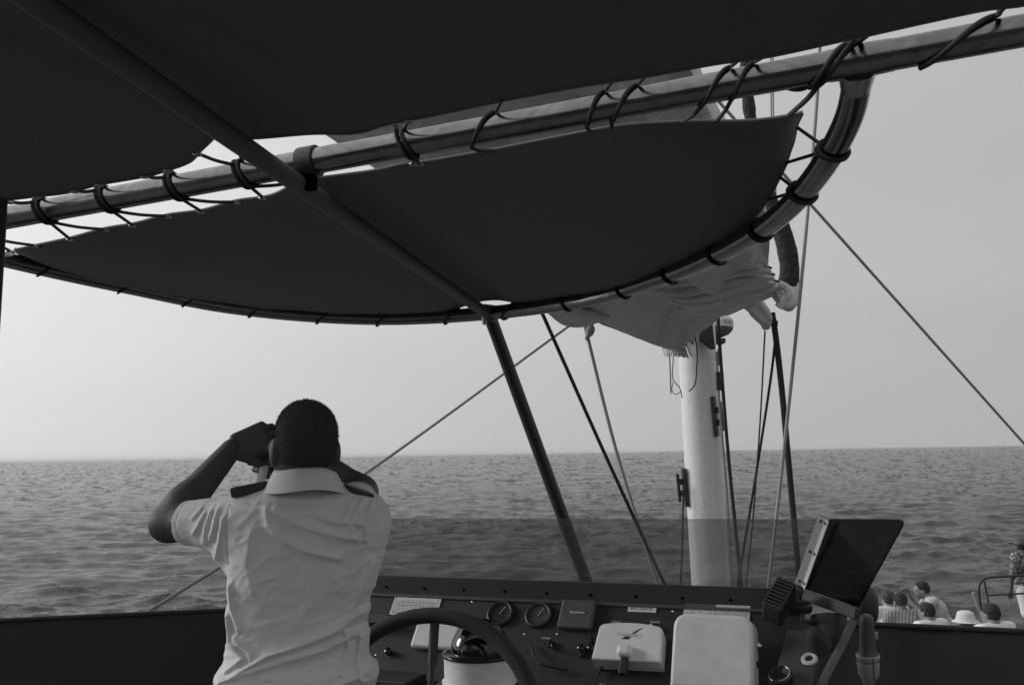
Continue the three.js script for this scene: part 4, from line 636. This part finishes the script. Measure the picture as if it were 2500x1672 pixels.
// a hand: palm and five fingers of unequal length; back = out of the back of the hand, curl in radians per joint
function handField(w, dir, back, thumbSide, curl, s = 1, spread = 0.03) {
  const D = dir.clone().normalize(), B = back.clone().addScaledVector(D, -back.dot(D)).normalize(), S = new THREE.Vector3().crossVectors(D, B).multiplyScalar(thumbSide), p = (d, b, t) => w.clone().addScaledVector(D, d * s).addScaledVector(B, b * s).addScaledVector(S, t * s), bones = [], tips = [];
  const palm = (x, y, z) => { const X = x - w.x, Y = y - w.y, Z = z - w.z, d = (X * D.x + Y * D.y + Z * D.z) / s - 0.048, b = (X * B.x + Y * B.y + Z * B.z) / s, t = (X * S.x + Y * S.y + Z * S.z) / s, qx = Math.abs(d) - 0.036, qy = Math.abs(b) - 0.003, qz = Math.abs(t) - 0.03 - d * 0.12; return (Math.hypot(Math.max(qx, 0), Math.max(qy, 0), Math.max(qz, 0)) + Math.min(Math.max(qx, qy, qz), 0) - 0.0115) * s; };
  [[0.0315, 0.072, 0.0092], [0.0105, 0.082, 0.0096], [-0.0105, 0.075, 0.0091], [-0.031, 0.058, 0.0082]].forEach(([t, L, r], k) => {
    let a = p(0.09 - Math.abs(t) * 0.16, 0.001, t), ang = 0.1; const out = (t / 0.03) * spread;
    for (const [q, sg] of [[0.46, 1], [0.3, 1.15], [0.24, 0.8]]) { ang += curl[k % curl.length] * sg; const b = a.clone().addScaledVector(D, Math.cos(ang) * L * q * s).addScaledVector(B, -Math.sin(ang) * L * q * s).addScaledVector(S, out * L * q * s); bones.push(bone(a, b, r * s, r * 0.92 * s)); a = b; r *= 0.93; }
    tips.push(a);
  });
  const t0 = p(0.02, -0.004, 0.026), t1 = p(0.05, -0.018, 0.05), t2 = p(0.078, -0.03, 0.052), t3 = p(0.1, -0.036, 0.044);
  bones.push(bone(t0, t1, 0.015 * s, 0.0125 * s), bone(t1, t2, 0.0115 * s, 0.0105 * s), bone(t2, t3, 0.0105 * s, 0.0085 * s));
  const f = (x, y, z) => { let v = palm(x, y, z); for (const b of bones) v = smin(v, b(x, y, z), 0.006 * s); return v; };
  const c = p(0.075, 0, 0), q = 0.135 * s; return { f, lo: [c.x - q, c.y - q, c.z - q], hi: [c.x + q, c.y + q, c.z + q] };
}
const boxOf = (pts, r) => [[0, 1, 2].map((k) => Math.min(...pts.map((p) => p.getComponent(k))) - r), [0, 1, 2].map((k) => Math.max(...pts.map((p) => p.getComponent(k))) + r)];
const merged = (list) => mergeGeometries(list.map((g) => { const h = g.toNonIndexed(); return h; }));

// ---- the man with binoculars, seen from behind
{
  const man = thing('person', 'person in white short sleeved shirt with dark shoulder boards raising binoculars', 'person');
  const hc = V([-0.519,5.218,-2.483]), look = new THREE.Vector3(-0.34, 0.03, -1).normalize(), head = headField(hc, look, new THREE.Vector3(0.03, 1, 0), 1);
  const J = { neck0: V([-0.532,5.108,-2.511]), neck1: V([-0.522,5.197,-2.491]), sL: V([-0.651,5.042,-2.503]), eL: V([-0.907,5.034,-2.635]), wL: V([-0.762,5.226,-2.704]), sR: V([-0.419,5.039,-2.554]), eR: V([-0.441,5.097,-2.869]), wR: V([-0.568,5.208,-2.807]) };
  const floor = 5.2 - 1.62, hip = V([-0.542,4.564,-2.547]), X = new THREE.Vector3(0.98, 0, -0.18).normalize();
  const leg = (k) => { const h = hip.clone().addScaledVector(X, k * 0.09), kn = new THREE.Vector3(h.x + X.x * k * 0.03, floor + 0.5, h.z - 0.03), an = new THREE.Vector3(h.x + X.x * k * 0.04, floor + 0.085, h.z + 0.03); return [h, kn, an, new THREE.Vector3(an.x - 0.03 + k * 0.03, floor + 0.045, an.z - 0.17)]; };
  const lg = [leg(-1), leg(1)];
  // the trunk as a stack of ovals: height, centre, half width, half depth
  const rows = [[1108,690,0.055,0.062],[1128,692,0.088,0.07],[1146,699,0.14,0.086],[1166,702,0.172,0.098],[1200,702,0.182,0.108],[1250,700,0.18,0.114],[1300,697,0.176,0.112],[1400,684,0.158,0.105],[1450,682,0.158,0.105],[1500,680,0.163,0.108],[1560,682,0.17,0.112],[1640,684,0.172,0.115],[1700,684,0.16,0.11]].map(([py, px, a, b]) => [Y_(py), X_(px), a, b]);
  function Y_(py) { return lerp([-0.524,5.251,-2.47][1], [-0.535,4.607,-2.542][1], (py - 1000) / 600); }
  function X_(px) { return lerp([-0.735,4.932,-2.505][0], [-0.303,4.925,-2.506][0], (px - 500) / 400); }
  const zc = [-0.529,4.929,-2.506][2], yaw = 0.14, cy = Math.cos(yaw), sy = Math.sin(yaw);
  const trunk = (x, y, z) => {
    let k = 0; while (k < rows.length - 2 && y < rows[k + 1][0]) k++;
    const t = clamp((rows[k][0] - y) / (rows[k][0] - rows[k + 1][0]), 0, 1), s = t * t * (3 - 2 * t) * 0.5 + t * 0.5, cx = lerp(rows[k][1], rows[k + 1][1], s), a = lerp(rows[k][2], rows[k + 1][2], s), b = lerp(rows[k][3], rows[k + 1][3], s);
    const px = (x - cx) * cy - (z - zc) * sy, pz = (x - cx) * sy + (z - zc) * cy, q = Math.pow(Math.pow(Math.abs(px) / a, 2.3) + Math.pow(Math.abs(pz) / b, 2.3), 1 / 2.3);
    let v = (q - 1) * Math.min(a, b) * 0.86; if (y > rows[0][0]) v = Math.max(v, y - rows[0][0]); const yl = rows[rows.length - 1][0]; if (y < yl) v = Math.max(v, yl - y); return v;
  };
  const neck = bone(J.neck0, J.neck1, 0.058, 0.06);
  const upL = bone(J.sL, J.eL, 0.058, 0.046), foL = bone(J.eL.clone().lerp(J.wL, 0.25), J.wL, 0.046, 0.029), elL = bone(J.eL, J.eL.clone().lerp(J.wL, 0.25), 0.041, 0.046), upR = bone(J.sR, J.eR, 0.058, 0.046), foR = bone(J.eR, J.wR, 0.046, 0.029);
  const hL = handField(J.wL, V([-0.682,5.253,-2.721]).sub(J.wL), new THREE.Vector3(-0.25, 0.3, 0.92), 1, [0.5, 0.45, 0.45, 0.5], 1.08), hR = handField(J.wR, V([-0.672,5.172,-2.76]).sub(J.wR), new THREE.Vector3(0.1, -0.45, 0.85), 1, [0.26, 0.28, 0.3, 0.34], 1.05);
  const arms = (x, y, z) => { let v = smin(smin(upL(x, y, z), elL(x, y, z), 0.03), foL(x, y, z), 0.03); return Math.min(v, smin(upR(x, y, z), foR(x, y, z), 0.03)); };
  const legs = lg.flatMap(([h, k, a, t]) => [bone(h, k, 0.082, 0.055), bone(k, a, 0.056, 0.038), bone(a, t, 0.036, 0.026)]);
  const bodyF = (x, y, z) => { let v = smin(head.skin(x, y, z), neck(x, y, z), 0.035); v = smin(v, trunk(x, y, z) + 0.014, 0.04); v = smin(v, arms(x, y, z), 0.05); for (const b of legs) v = smin(v, b(x, y, z), 0.04); return v; };
  const [lo, hi] = boxOf([J.eL, hc.clone().add(new THREE.Vector3(0, 0.14, 0)), J.eR, J.wR, lg[0][3], lg[1][3]], 0.13);
  const armLow = [boxOf([J.wL, J.eL], 0.1), boxOf([hc], 0.17)];
  const split = [lo, [hi[0], J.neck0.y - 0.02, hi[2]]];
  const coarse = nets((x, y, z) => bodyF(x, y, z), lo, hi, 0.011, 1);
  const fine = nets((x, y, z) => smin(head.skin(x, y, z), Math.max(neck(x, y, z), J.neck0.y - y), 0.035) - 0.0012, [hc.x - 0.15, hc.y - 0.2, hc.z - 0.17], [hc.x + 0.15, hc.y + 0.16, hc.z + 0.17], 0.0045);
  part(man, 'body', merged([coarse, fine, nets(hL.f, hL.lo, hL.hi, 0.003), nets(hR.f, hR.lo, hR.hi, 0.003)]), M.skin);
  part(man, 'hair', nets((x, y, z) => head.hair(x, y, z) - 0.0012, [hc.x - 0.13, hc.y - 0.13, hc.z - 0.14], [hc.x + 0.13, hc.y + 0.17, hc.z + 0.14], 0.004), M.hair);
  {
    const g = nets((x, y, z) => head.hair(x, y, z), [hc.x - 0.13, hc.y - 0.13, hc.z - 0.14], [hc.x + 0.13, hc.y + 0.17, hc.z + 0.14], 0.0036), P = g.attributes.position, N = g.attributes.normal, pos = [], R = rng(23), q = new THREE.Vector3(), n = new THREE.Vector3(), e = new THREE.Vector3();
    for (let i = 0; i < P.count; i++) for (let k = 0; k < 2; k++) { q.fromBufferAttribute(P, i); n.fromBufferAttribute(N, i); e.set(R() - 0.5, R() - 0.5, R() - 0.5); q.addScaledVector(e, 0.004); const L = 0.0035 + 0.003 * R(); n.addScaledVector(e.set(R() - 0.5, R() - 0.8, R() - 0.5), 0.7).normalize(); e.set(R() - 0.5, R() - 0.5, R() - 0.5).cross(n).normalize().multiplyScalar(0.0006); pos.push(q.x - e.x, q.y - e.y, q.z - e.z, q.x + e.x, q.y + e.y, q.z + e.z, q.x + n.x * L, q.y + n.y * L, q.z + n.z * L); }
    const h = new THREE.BufferGeometry(); h.setAttribute('position', new THREE.Float32BufferAttribute(pos, 3)); h.setAttribute('uv', new THREE.Float32BufferAttribute(new Float32Array((pos.length / 3) * 2), 2)); h.computeVertexNormals();
    part(man, 'cropped_hair', h, M.hair).userData.kind = 'stuff';
  }
  // shirt: folds are long ridges laid over the cloth
  const fold = []; const addFold = (pts, h, w) => { const q = pts.map(([a, b]) => [X_(a), Y_(b)]); for (let k = 0; k < q.length - 1; k++) fold.push([...q[k], ...q[k + 1], h, w, k, q.length - 1]); };
  addFold([[632,1158],[640,1195],[668,1225],[720,1252],[790,1270]], 0.007, 0.011); addFold([[650,1165],[705,1195],[770,1218],[830,1232]], 0.007, 0.014); addFold([[720,1170],[780,1190],[850,1200]], 0.005, 0.012);
  addFold([[835,1150],[822,1185],[815,1215]], 0.006, 0.009); addFold([[858,1155],[850,1200],[846,1235]], 0.006, 0.009); addFold([[815,1152],[798,1180]], 0.005, 0.008);
  addFold([[832,1395],[790,1428],[720,1452],[640,1475],[560,1520]], 0.009, 0.013); addFold([[825,1440],[760,1468],[680,1486],[600,1508],[535,1530]], 0.008, 0.012); addFold([[540,1395],[548,1450],[585,1480],[545,1510]], 0.007, 0.012);
  addFold([[800,1420],[812,1470],[795,1520]], 0.007, 0.012); addFold([[835,1450],[828,1500],[840,1540]], 0.007, 0.01); addFold([[560,1440],[600,1470],[610,1500]], 0.006, 0.012); addFold([[530,1535],[600,1545],[700,1530],[800,1540],[850,1525]], 0.007, 0.01); addFold([[640,1520],[700,1535],[780,1528]], 0.006, 0.012);
  addFold([[545,1330],[552,1380],[570,1420]], 0.005, 0.012); addFold([[860,1290],[840,1340],[815,1390]], 0.005, 0.012); addFold([[600,1210],[590,1280],[605,1340]], 0.003, 0.02); addFold([[720,1300],[740,1360],[700,1410]], 0.003, 0.022); addFold([[780,1290],[790,1340]], 0.003, 0.018);
  addFold([[470,1172],[455,1200],[440,1218]], 0.006, 0.008); addFold([[490,1165],[478,1200],[470,1240]], 0.006, 0.009); addFold([[512,1160],[505,1200],[490,1230]], 0.006, 0.009); addFold([[455,1162],[435,1185]], 0.005, 0.007); addFold([[530,1180],[520,1230],[505,1270]], 0.005, 0.01);
  const relief = (x, y) => { let o = 0; for (const [ax, ay, bx, by, h, w] of fold) { const dx = bx - ax, dy = by - ay, t = clamp(((x - ax) * dx + (y - ay) * dy) / (dx * dx + dy * dy)), d = Math.hypot(x - ax - dx * t, y - ay - dy * t); if (d < 3 * w) o = Math.max(o, h * Math.exp(-Math.pow(d / w, 1.25) * 1.35)); } return o; };
  const RN = 420, rx0 = X_(380), rx1 = X_(920), ry0 = Y_(1620), ry1 = Y_(1080), RG = new Float32Array((RN + 1) * (RN + 1));
  for (let j = 0; j <= RN; j++) for (let i = 0; i <= RN; i++) { const x = lerp(rx0, rx1, i / RN), y = lerp(ry0, ry1, j / RN); RG[j * (RN + 1) + i] = relief(x, y) + 0.0016 * Math.pow(1 - Math.abs(fbm(x * 5 + y * 4, y * 11 - x * 6, 3, 2)), 3) + 0.0005 * fbm(x * 30, y * 30, 1, 3); }
  const bumps = (x, y) => { const u = clamp((x - rx0) / (rx1 - rx0)) * RN, v = clamp((y - ry0) / (ry1 - ry0)) * RN, i = Math.min(RN - 1, Math.floor(u)), j = Math.min(RN - 1, Math.floor(v)), k = j * (RN + 1) + i; return lerp(lerp(RG[k], RG[k + 1], u - i), lerp(RG[k + RN + 1], RG[k + RN + 2], u - i), v - j); };
  const slL = bone(J.sL, J.sL.clone().lerp(J.eL, 0.74), 0.064, 0.058), slR = bone(J.sR, J.sR.clone().lerp(J.eR, 0.62), 0.06, 0.056), shL = bone(V([-0.581,5.074,-2.49]), J.sL, 0.05, 0.062), shR = bone(V([-0.461,5.075,-2.51]), J.sR, 0.05, 0.058);
  const dL = J.eL.clone().sub(J.sL).normalize(), cutL = J.sL.clone().lerp(J.eL, 0.76), yokeY = Y_(1151), seam = X_(541), low = V([-0.708,4.972,-2.511]);
  const gusset = bone(J.sL.clone().lerp(J.eL, 0.3).add(new THREE.Vector3(0, -0.03, 0)), low, 0.045, 0.034), hemY = Y_(1600);
  const shirtF = (x, y, z) => {
    let v = trunk(x, y, z) - 0.004; const bag = sstep(Y_(1500), Y_(1545), y) * 0; v -= 0.012 * Math.exp(-Math.pow((y - Y_(1540)) / 0.03, 2)) + bag;
    v = smin(v, smin(shL(x, y, z), shR(x, y, z), 0.04), 0.06);
    let s = smin(slL(x, y, z), gusset(x, y, z), 0.05); const along = (x - cutL.x) * dL.x + (y - cutL.y) * dL.y + (z - cutL.z) * dL.z; s = smax(s, along, 0.006); if (along > -0.024 && along < -0.019) s += 0.0016;
    v = smin(v, s, 0.045); v = smin(v, slR(x, y, z), 0.09);
    v -= bumps(x, y) * 1.75;
    if (Math.abs(y - yokeY + (x - X_(700)) * (x - X_(700)) * 0.12) < 0.0028 && z > zc) v += 0.002;
    if (Math.abs(x - seam) < 0.0025 && y < Y_(1150) && y > Y_(1285) && z > zc) v += 0.0022;
    v = smax(v, -(neck(x, y, z) - 0.004 + Math.max(0, Y_(1100) - y) * 2), 0.004);
    return smax(v, hemY - y, 0.006);
  };
  part(man, 'shirt', nets(shirtF, [low.x - 0.24, hemY - 0.02, zc - 0.42], [J.sR.x + 0.14, Y_(1085), zc + 0.16], 0.0042, 1), M.shirt);
  const cc = V([-0.518,5.143,-2.484]);   // collar: a stand that folds over
  part(man, 'collar', slab(grid(72, 14, (s, v, o) => { const a = s * 2 * Math.PI * 0.92 + Math.PI * 0.08 + Math.PI, f = v < 0.35 ? lerp(0.066, 0.07, v / 0.35) : lerp(0.072, 0.098, (v - 0.35) / 0.65), h = v < 0.35 ? lerp(0.004, 0.03, v / 0.35) : lerp(0.031, -0.024, (v - 0.35) / 0.65), fr = (1 - Math.cos(a)) / 2; o.set(cc.x + Math.sin(a) * f * 1.04, cc.y + h - 0.02 * fr + 0.004 * Math.sin(a * 3), cc.z + Math.cos(a) * f * 1.02 - 0.012 * fr); }, [0.5, 0.06]), 0.002), M.shirt);
  const board = (a, b, w) => { const A = V(a), B = V(b), x = B.clone().sub(A), L = x.length(); x.normalize(); const z = new THREE.Vector3(0, 0, 1).addScaledVector(x, -x.z).normalize(), y = new THREE.Vector3().crossVectors(z, x), s = new THREE.Shape(); s.moveTo(0, -w / 2); s.lineTo(L * 0.8, -w / 2); s.quadraticCurveTo(L, -w / 3, L, 0); s.quadraticCurveTo(L, w / 3, L * 0.8, w / 2); s.lineTo(0, w / 2); s.closePath(); const g = new THREE.ExtrudeGeometry(s, { depth: 0.014, bevelEnabled: true, bevelSize: 0.006, bevelThickness: 0.006, bevelSegments: 4 }); return place(g, frame(A, x, z.clone().negate(), y)); };
  part(man, 'shoulder_board', board([-0.686,5.11,-2.48], [-0.608,5.124,-2.484], 0.055), M.black); part(man, 'shoulder_board', board([-0.368,5.106,-2.526], [-0.419,5.126,-2.499], 0.055), M.black);
  const trl = lg.map(([h, k, a]) => [bone(h, k, 0.092, 0.075), bone(k, a, 0.075, 0.068)]).flat();
  const tr2 = (x, y, z) => { let v = smax(trunk(x, y, z) - 0.003, y - Y_(1590), 0.004); for (const b of trl) v = smin(v, b(x, y, z), 0.04); return smax(v, floor + 0.05 - y, 0.004); };
  const [l2, h2] = boxOf([lg[0][0], lg[1][0], lg[0][2], lg[1][2], new THREE.Vector3(hip.x, Y_(1590), zc)], 0.2);
  part(man, 'trousers', nets(tr2, l2, h2, 0.012), M.trousers);
  for (const [, , a, t] of lg) part(man, 'shoe', nets((x, y, z) => Math.max(smin(bone(a.clone().setY(floor + 0.05), t, 0.045, 0.04)(x, y, z), bone(a.clone().setY(floor + 0.05), a.clone().add(new THREE.Vector3(0, 0, 0.04)).setY(floor + 0.04), 0.045, 0.038)(x, y, z), 0.02), floor + 0.003 - y), [Math.min(a.x, t.x) - 0.08, floor - 0.01, Math.min(a.z, t.z) - 0.08], [Math.max(a.x, t.x) + 0.08, floor + 0.13, Math.max(a.z, t.z) + 0.14], 0.01), M.shoe);
  settle(man);

  const b = thing('binoculars', 'black binoculars held to the eyes, with a pale neck strap', 'binoculars'), eye = hc.clone().addScaledVector(head.U, -0.003).addScaledVector(head.F, 0.112), m = (s) => frame(eye.clone().addScaledVector(head.R, 0.034 * s), head.R, head.F, head.U);
  for (const s of [-1, 1]) { const br = part(b, 'barrel', place(lathe([[0.013, 0.022], [0.02, 0.026], [0.0265, 0.034], [0.0275, 0.07], [0.0255, 0.078], [0.028, 0.1], [0.03, 0.14], [0.0285, 0.146], [0.024, 0.14]], 28).translate(s * 0.008, 0, 0), m(s)), M.rubber); part(br, 'eyepiece', place(lathe([[0.0, 0.004], [0.014, 0.003], [0.018, 0.0], [0.019, 0.006], [0.0175, 0.022], [0.012, 0.026]], 24), m(s)), M.rubber); part(br, 'objective', place(lathe([[0, 0.138], [0.0245, 0.139]], 24).translate(s * 0.008, 0, 0), m(s)), M.blackGloss); }
  part(b, 'bridge', [place(rbox(0.05, 0.05, 0.02, 0.006).translate(0, 0.06, 0.002), frame(eye, head.R, head.F, head.U)), place(lathe([[0, 0.03], [0.009, 0.03], [0.009, 0.1], [0, 0.1]], 16), frame(eye.clone().addScaledVector(head.U, 0.006), head.R, head.F, head.U))], M.rubber);
  const st = curve([[-0.683,5.186,-2.749],[-0.686,5.149,-2.723],[-0.681,5.12,-2.686],[-0.664,5.096,-2.648]]);
  part(b, 'neck_strap', slab(grid(20, 2, (s, v, o) => { st.getPointAt(s, o); o.x += (v - 0.5) * 0.026; o.z += (v - 0.5) * 0.006; }, [0.1, 0.03]), 0.002), mat(0.5, 0.8, { bumpMap: T.weave, bumpScale: 0.0004 }));
  settle(b);
}

// ---- passengers on the lower deck
const deckY = 5.2 - 3.15;
function passenger(label, head, faceTo, o = {}) {   // head: centre of the head; the rest hangs below it, seated or standing
  const t = thing('person', label, 'person', 'passengers on the lower deck'), hc = V(head), f = new THREE.Vector3(faceTo[0], 0, faceTo[1]).normalize(), R = new THREE.Vector3().crossVectors(f, UP).normalize();
  const tilt = o.tilt ?? [0, 0], hp = headField(hc, f.clone().addScaledVector(UP, o.nod ?? 0), new THREE.Vector3(tilt[0] * 0.6, 1, tilt[1] * 0.6)), at = (r, u, d) => hc.clone().addScaledVector(R, r).addScaledVector(UP, u).addScaledVector(f, d).add(new THREE.Vector3(-tilt[0] * -u * 0.9, 0, -tilt[1] * -u * 0.9));
  const H = o.stand ? 0 : 1, neckB = at(0, -0.085, -0.04), chest = at(0, -0.27, -0.05), belly = at(0, -0.5, -0.04), pel = at(0, -0.72, -0.05);
  if (o.stand) pel.y = deckY + 0.92; else pel.y = Math.max(pel.y, deckY + 0.5);
  const legsJ = [-1, 1].map((k) => { const h = pel.clone().addScaledVector(R, k * 0.09), kn = o.stand ? h.clone().addScaledVector(f, k * 0.08).setY(deckY + 0.5) : h.clone().addScaledVector(f, 0.42).addScaledVector(R, k * 0.05).setY(Math.min(h.y, deckY + 0.54)), an = kn.clone().addScaledVector(f, o.stand ? -0.04 : 0.03).setY(deckY + 0.09); return [h, kn, an, an.clone().addScaledVector(f, 0.16).setY(deckY + 0.05)]; });
  const armJ = (o.arms ?? [[-0.24, -0.44, 0.02, -0.2, -0.55, 0.22], [0.24, -0.44, 0.02, 0.2, -0.55, 0.22]]).map((a, k) => { const s = k ? 1 : -1; return [at(s * 0.18, -0.135, -0.05), at(a[0], a[1], a[2]), at(a[3], a[4], a[5])]; });
  const trunkB = [bone(neckB, chest, 0.055, 0.125), bone(chest, belly, 0.13, 0.135), bone(belly, pel, 0.14, 0.145), bone(armJ[0][0], armJ[1][0], 0.062, 0.062), bone(chest.clone().addScaledVector(R, -0.06), chest.clone().addScaledVector(R, 0.06), 0.12, 0.12)];
  const flatz = (p) => p, skinB = [bone(at(0, -0.06, -0.01), neckB, 0.055, 0.06), ...armJ.flatMap(([s, e, w]) => [bone(s, e, 0.05, 0.04), bone(e, w, 0.04, 0.028)]), ...legsJ.flatMap(([h, k, a, q]) => [bone(h, k, 0.078, 0.055), bone(k, a, 0.056, 0.038), bone(a, q, 0.035, 0.028)])];
  const trunkF = (x, y, z) => { let v = 9; for (const b of trunkB) v = smin(v, b(x, y, z), 0.06); return v; };
  const bodyF = (x, y, z) => { let v = trunkF(x, y, z) + 0.015; for (const b of skinB) v = smin(v, b(x, y, z), 0.035); return smin(v, hp.skin(x, y, z), 0.03); };
  const all = [hc, ...armJ.flat(), ...legsJ.flat(), pel], [lo, hi] = boxOf(all, 0.2), list = [nets(bodyF, lo, hi, 0.021)];
  armJ.forEach(([, e, w], k) => { const h = handField(w, w.clone().sub(e), new THREE.Vector3(0, 1, 0), k ? 1 : -1, [0.4, 0.45, 0.5, 0.55]); list.push(nets(h.f, h.lo, h.hi, 0.007)); });
  part(t, 'body', merged(list), o.skin ?? mat(0.2, 0.55));
  if (o.hair) part(t, 'hair', nets((x, y, z) => hp.hair(x, y, z) - 0.004 - 0.006 * noise3(x * 20, y * 20, z * 20), [hc.x - 0.16, hc.y - 0.16, hc.z - 0.16], [hc.x + 0.16, hc.y + 0.18, hc.z + 0.16], 0.009), o.hair);
  const slv = armJ.map(([s, e]) => bone(s, s.clone().lerp(e, 0.75), 0.068, 0.06));
  part(t, 'shirt', nets((x, y, z) => { let v = trunkF(x, y, z) - 0.006; for (const b of slv) v = smin(v, b(x, y, z), 0.05); v -= 0.008 * fbm(x * 7, y * 7, z * 7, 2); v = smax(v, y - neckB.y - 0.015, 0.02); return smax(v, pel.y - 0.02 - y, 0.01); }, lo, hi, 0.019, 1), o.shirt);
  const trb = legsJ.flatMap(([h, k, a]) => (o.shorts ? [bone(h, h.clone().lerp(k, 0.85), 0.1, 0.085)] : [bone(h, k, 0.09, 0.075), bone(k, a, 0.075, 0.065)]));
  part(t, o.shorts ? 'shorts' : 'trousers', nets((x, y, z) => { let v = smax(trunkF(x, y, z) - 0.002, y - pel.y - 0.05, 0.01); for (const b of trb) v = smin(v, b(x, y, z), 0.04); return v; }, lo, [hi[0], pel.y + 0.2, hi[2]], 0.021), o.trousers ?? M.trousers);
  if (o.cap) part(t, 'cap', [nets((x, y, z) => { let v = hp.hair(x, y, z) - 0.016; return smax(v, hc.y + 0.035 - y, 0.01); }, [hc.x - 0.18, hc.y - 0.16, hc.z - 0.18], [hc.x + 0.18, hc.y + 0.2, hc.z + 0.18], 0.009), place(lathe([[0, 0.008], [0.09, 0.006], [0.105, 0]], 20).scale(0.8, 1, 1.1), frame(hc.clone().addScaledVector(f, 0.07).setY(hc.y + 0.045), R, UP, f))], o.cap);
  if (o.hat) part(t, 'sun_hat', lathe([[0.16, 0.02], [0.115, 0.045], [0.1, 0.1], [0.09, 0.13], [0.06, 0.145], [0, 0.147]], 30).translate(hc.x, hc.y, hc.z), o.hat);
  return settle(t);
}
const cotton = (v, tex) => mat(v, 0.9, tex ? { map: tex } : {});
const stripes = dataTex(128, (u) => 0.68 + 0.12 * Math.sin(u * 6.283 * 6), 4, true), floral = dataTex(256, (u, v) => (tn(u, v, 16, 3, 5) > 0.08 ? 0.78 : 0.2) + 0.1 * tn(u, v, 40, 2, 3), 2.2, true);
const dk = mat(0.022, 0.85), brn = mat(0.04, 0.85);
passenger('seated passenger with dark hair in striped grey shirt, back turned', [4.744,3.288,-12.591], [-0.2, -1], { hair: dk, skin: mat(0.16, 0.55), shirt: cotton(0.6, stripes), nod: -0.25 });
passenger('seated passenger in white shirt partly behind the one in stripes', [4.93,3.191,-13.507], [-0.1, -1], { hair: brn, skin: mat(0.24, 0.55), shirt: cotton(0.72), nod: 0.1 });
passenger('passenger leaning over with a raised forearm, pale shirt', [5.541,3.253,-13.903], [-1, -0.25], { hair: dk, shirt: cotton(0.45), tilt: [-0.5, 0], arms: [[-0.2, -0.35, 0.12, -0.05, -0.1, 0.25], [0.22, -0.3, 0.15, 0.08, -0.05, 0.18]] });
passenger('seated passenger with dark hair in plain white shirt beside the leaning one', [4.865,3.242,-12.093], [-0.5, -1], { hair: dk, shirt: cotton(0.72) });
passenger('seated passenger under a wide white sun hat', [5.419,3.076,-12.313], [0.1, -1], { hair: dk, nod: -0.3, shirt: cotton(0.66), hat: cotton(0.62) });
passenger('seated passenger with round dark hair in front of the gate rail', [4.954,3.441,-10.662], [-0.4, -1], { hair: dk, shirt: cotton(0.7) });
passenger('standing passenger in a cap, floral shirt and white shorts', [7.9,3.615,-15.875], [-0.6, -1], { hair: dk, shirt: cotton(0.7, floral), stand: true, shorts: true, trousers: cotton(0.62), cap: mat(0.06, 0.6), skin: mat(0.1, 0.55), arms: [[-0.26, -0.42, -0.02, -0.2, -0.66, 0.06], [0.26, -0.42, -0.02, 0.24, -0.66, 0.06]] });
// benches under the seated passengers, and the gate rail
function bench(label, a, b) {
  const t = thing('deck_bench', label, 'bench', 'benches on the lower deck'), A = V(a).setY(deckY), B = V(b).setY(deckY), x = B.clone().sub(A), L = x.length(); x.normalize(); const z = new THREE.Vector3().crossVectors(x, UP), m = frame(A.clone().lerp(B, 0.5), x, UP, z);
  part(t, 'seat', place(rbox(L, 0.05, 0.42, 0.015).translate(0, 0.44, 0), m), M.teak); for (const k of [-1, 0, 1]) part(t, 'leg', place(rbox(0.06, 0.415, 0.34, 0.01).translate(k * (L / 2 - 0.1), 0.208, 0), m), M.hull); settle(t);
}
bench('wooden deck bench under the striped and white shirted passengers', [4.427,2.514,-13.382], [5.225,2.662,-12.56]);
bench('wooden deck bench beneath the sun hat and the gate rail', [5.288,2.681,-12.458], [5.138,3.025,-10.709]);
{
  const t = thing('gate_rail', 'bent tube gate rail standing among the passengers', 'railing'), d = 14.2;
  part(t, 'hoop', sweep(curve([[6.681,2.36,-14.607],[6.645,2.806,-14.557],[6.607,3.154,-14.518],[6.634,3.265,-14.505],[6.71,3.319,-14.499],[6.966,3.34,-14.497],[7.346,3.352,-14.496]]), 0.018, 60, 10), M.darkMetal);
  part(t, 'hoop', sweep(curve([[6.902,2.318,-14.813],[6.859,2.79,-14.76],[6.796,3.167,-14.718],[6.778,3.249,-14.708]]), 0.014, 30, 10), M.darkMetal);
  part(t, 'crossbar', sweep([[6.772,3.063,-14.629],[7.393,3.084,-14.626]], 0.014, 2, 8), M.darkMetal);
  part(t, 'stay', sweep([[6.649,2.399,-14.401],[6.569,2.767,-14.36],[6.486,2.982,-14.336],[6.434,3.147,-14.317]], 0.02, 16, 10), M.wire);
  for (const p of [[6.681,2.36,-14.607], [6.902,2.318,-14.813], [6.649,2.399,-14.401]]) part(t, 'foot', rod(V(p), V(p).setY(deckY + 0.005), 0.022), M.darkMetal);
  settle(t);
}
renderer.render(scene, camera);
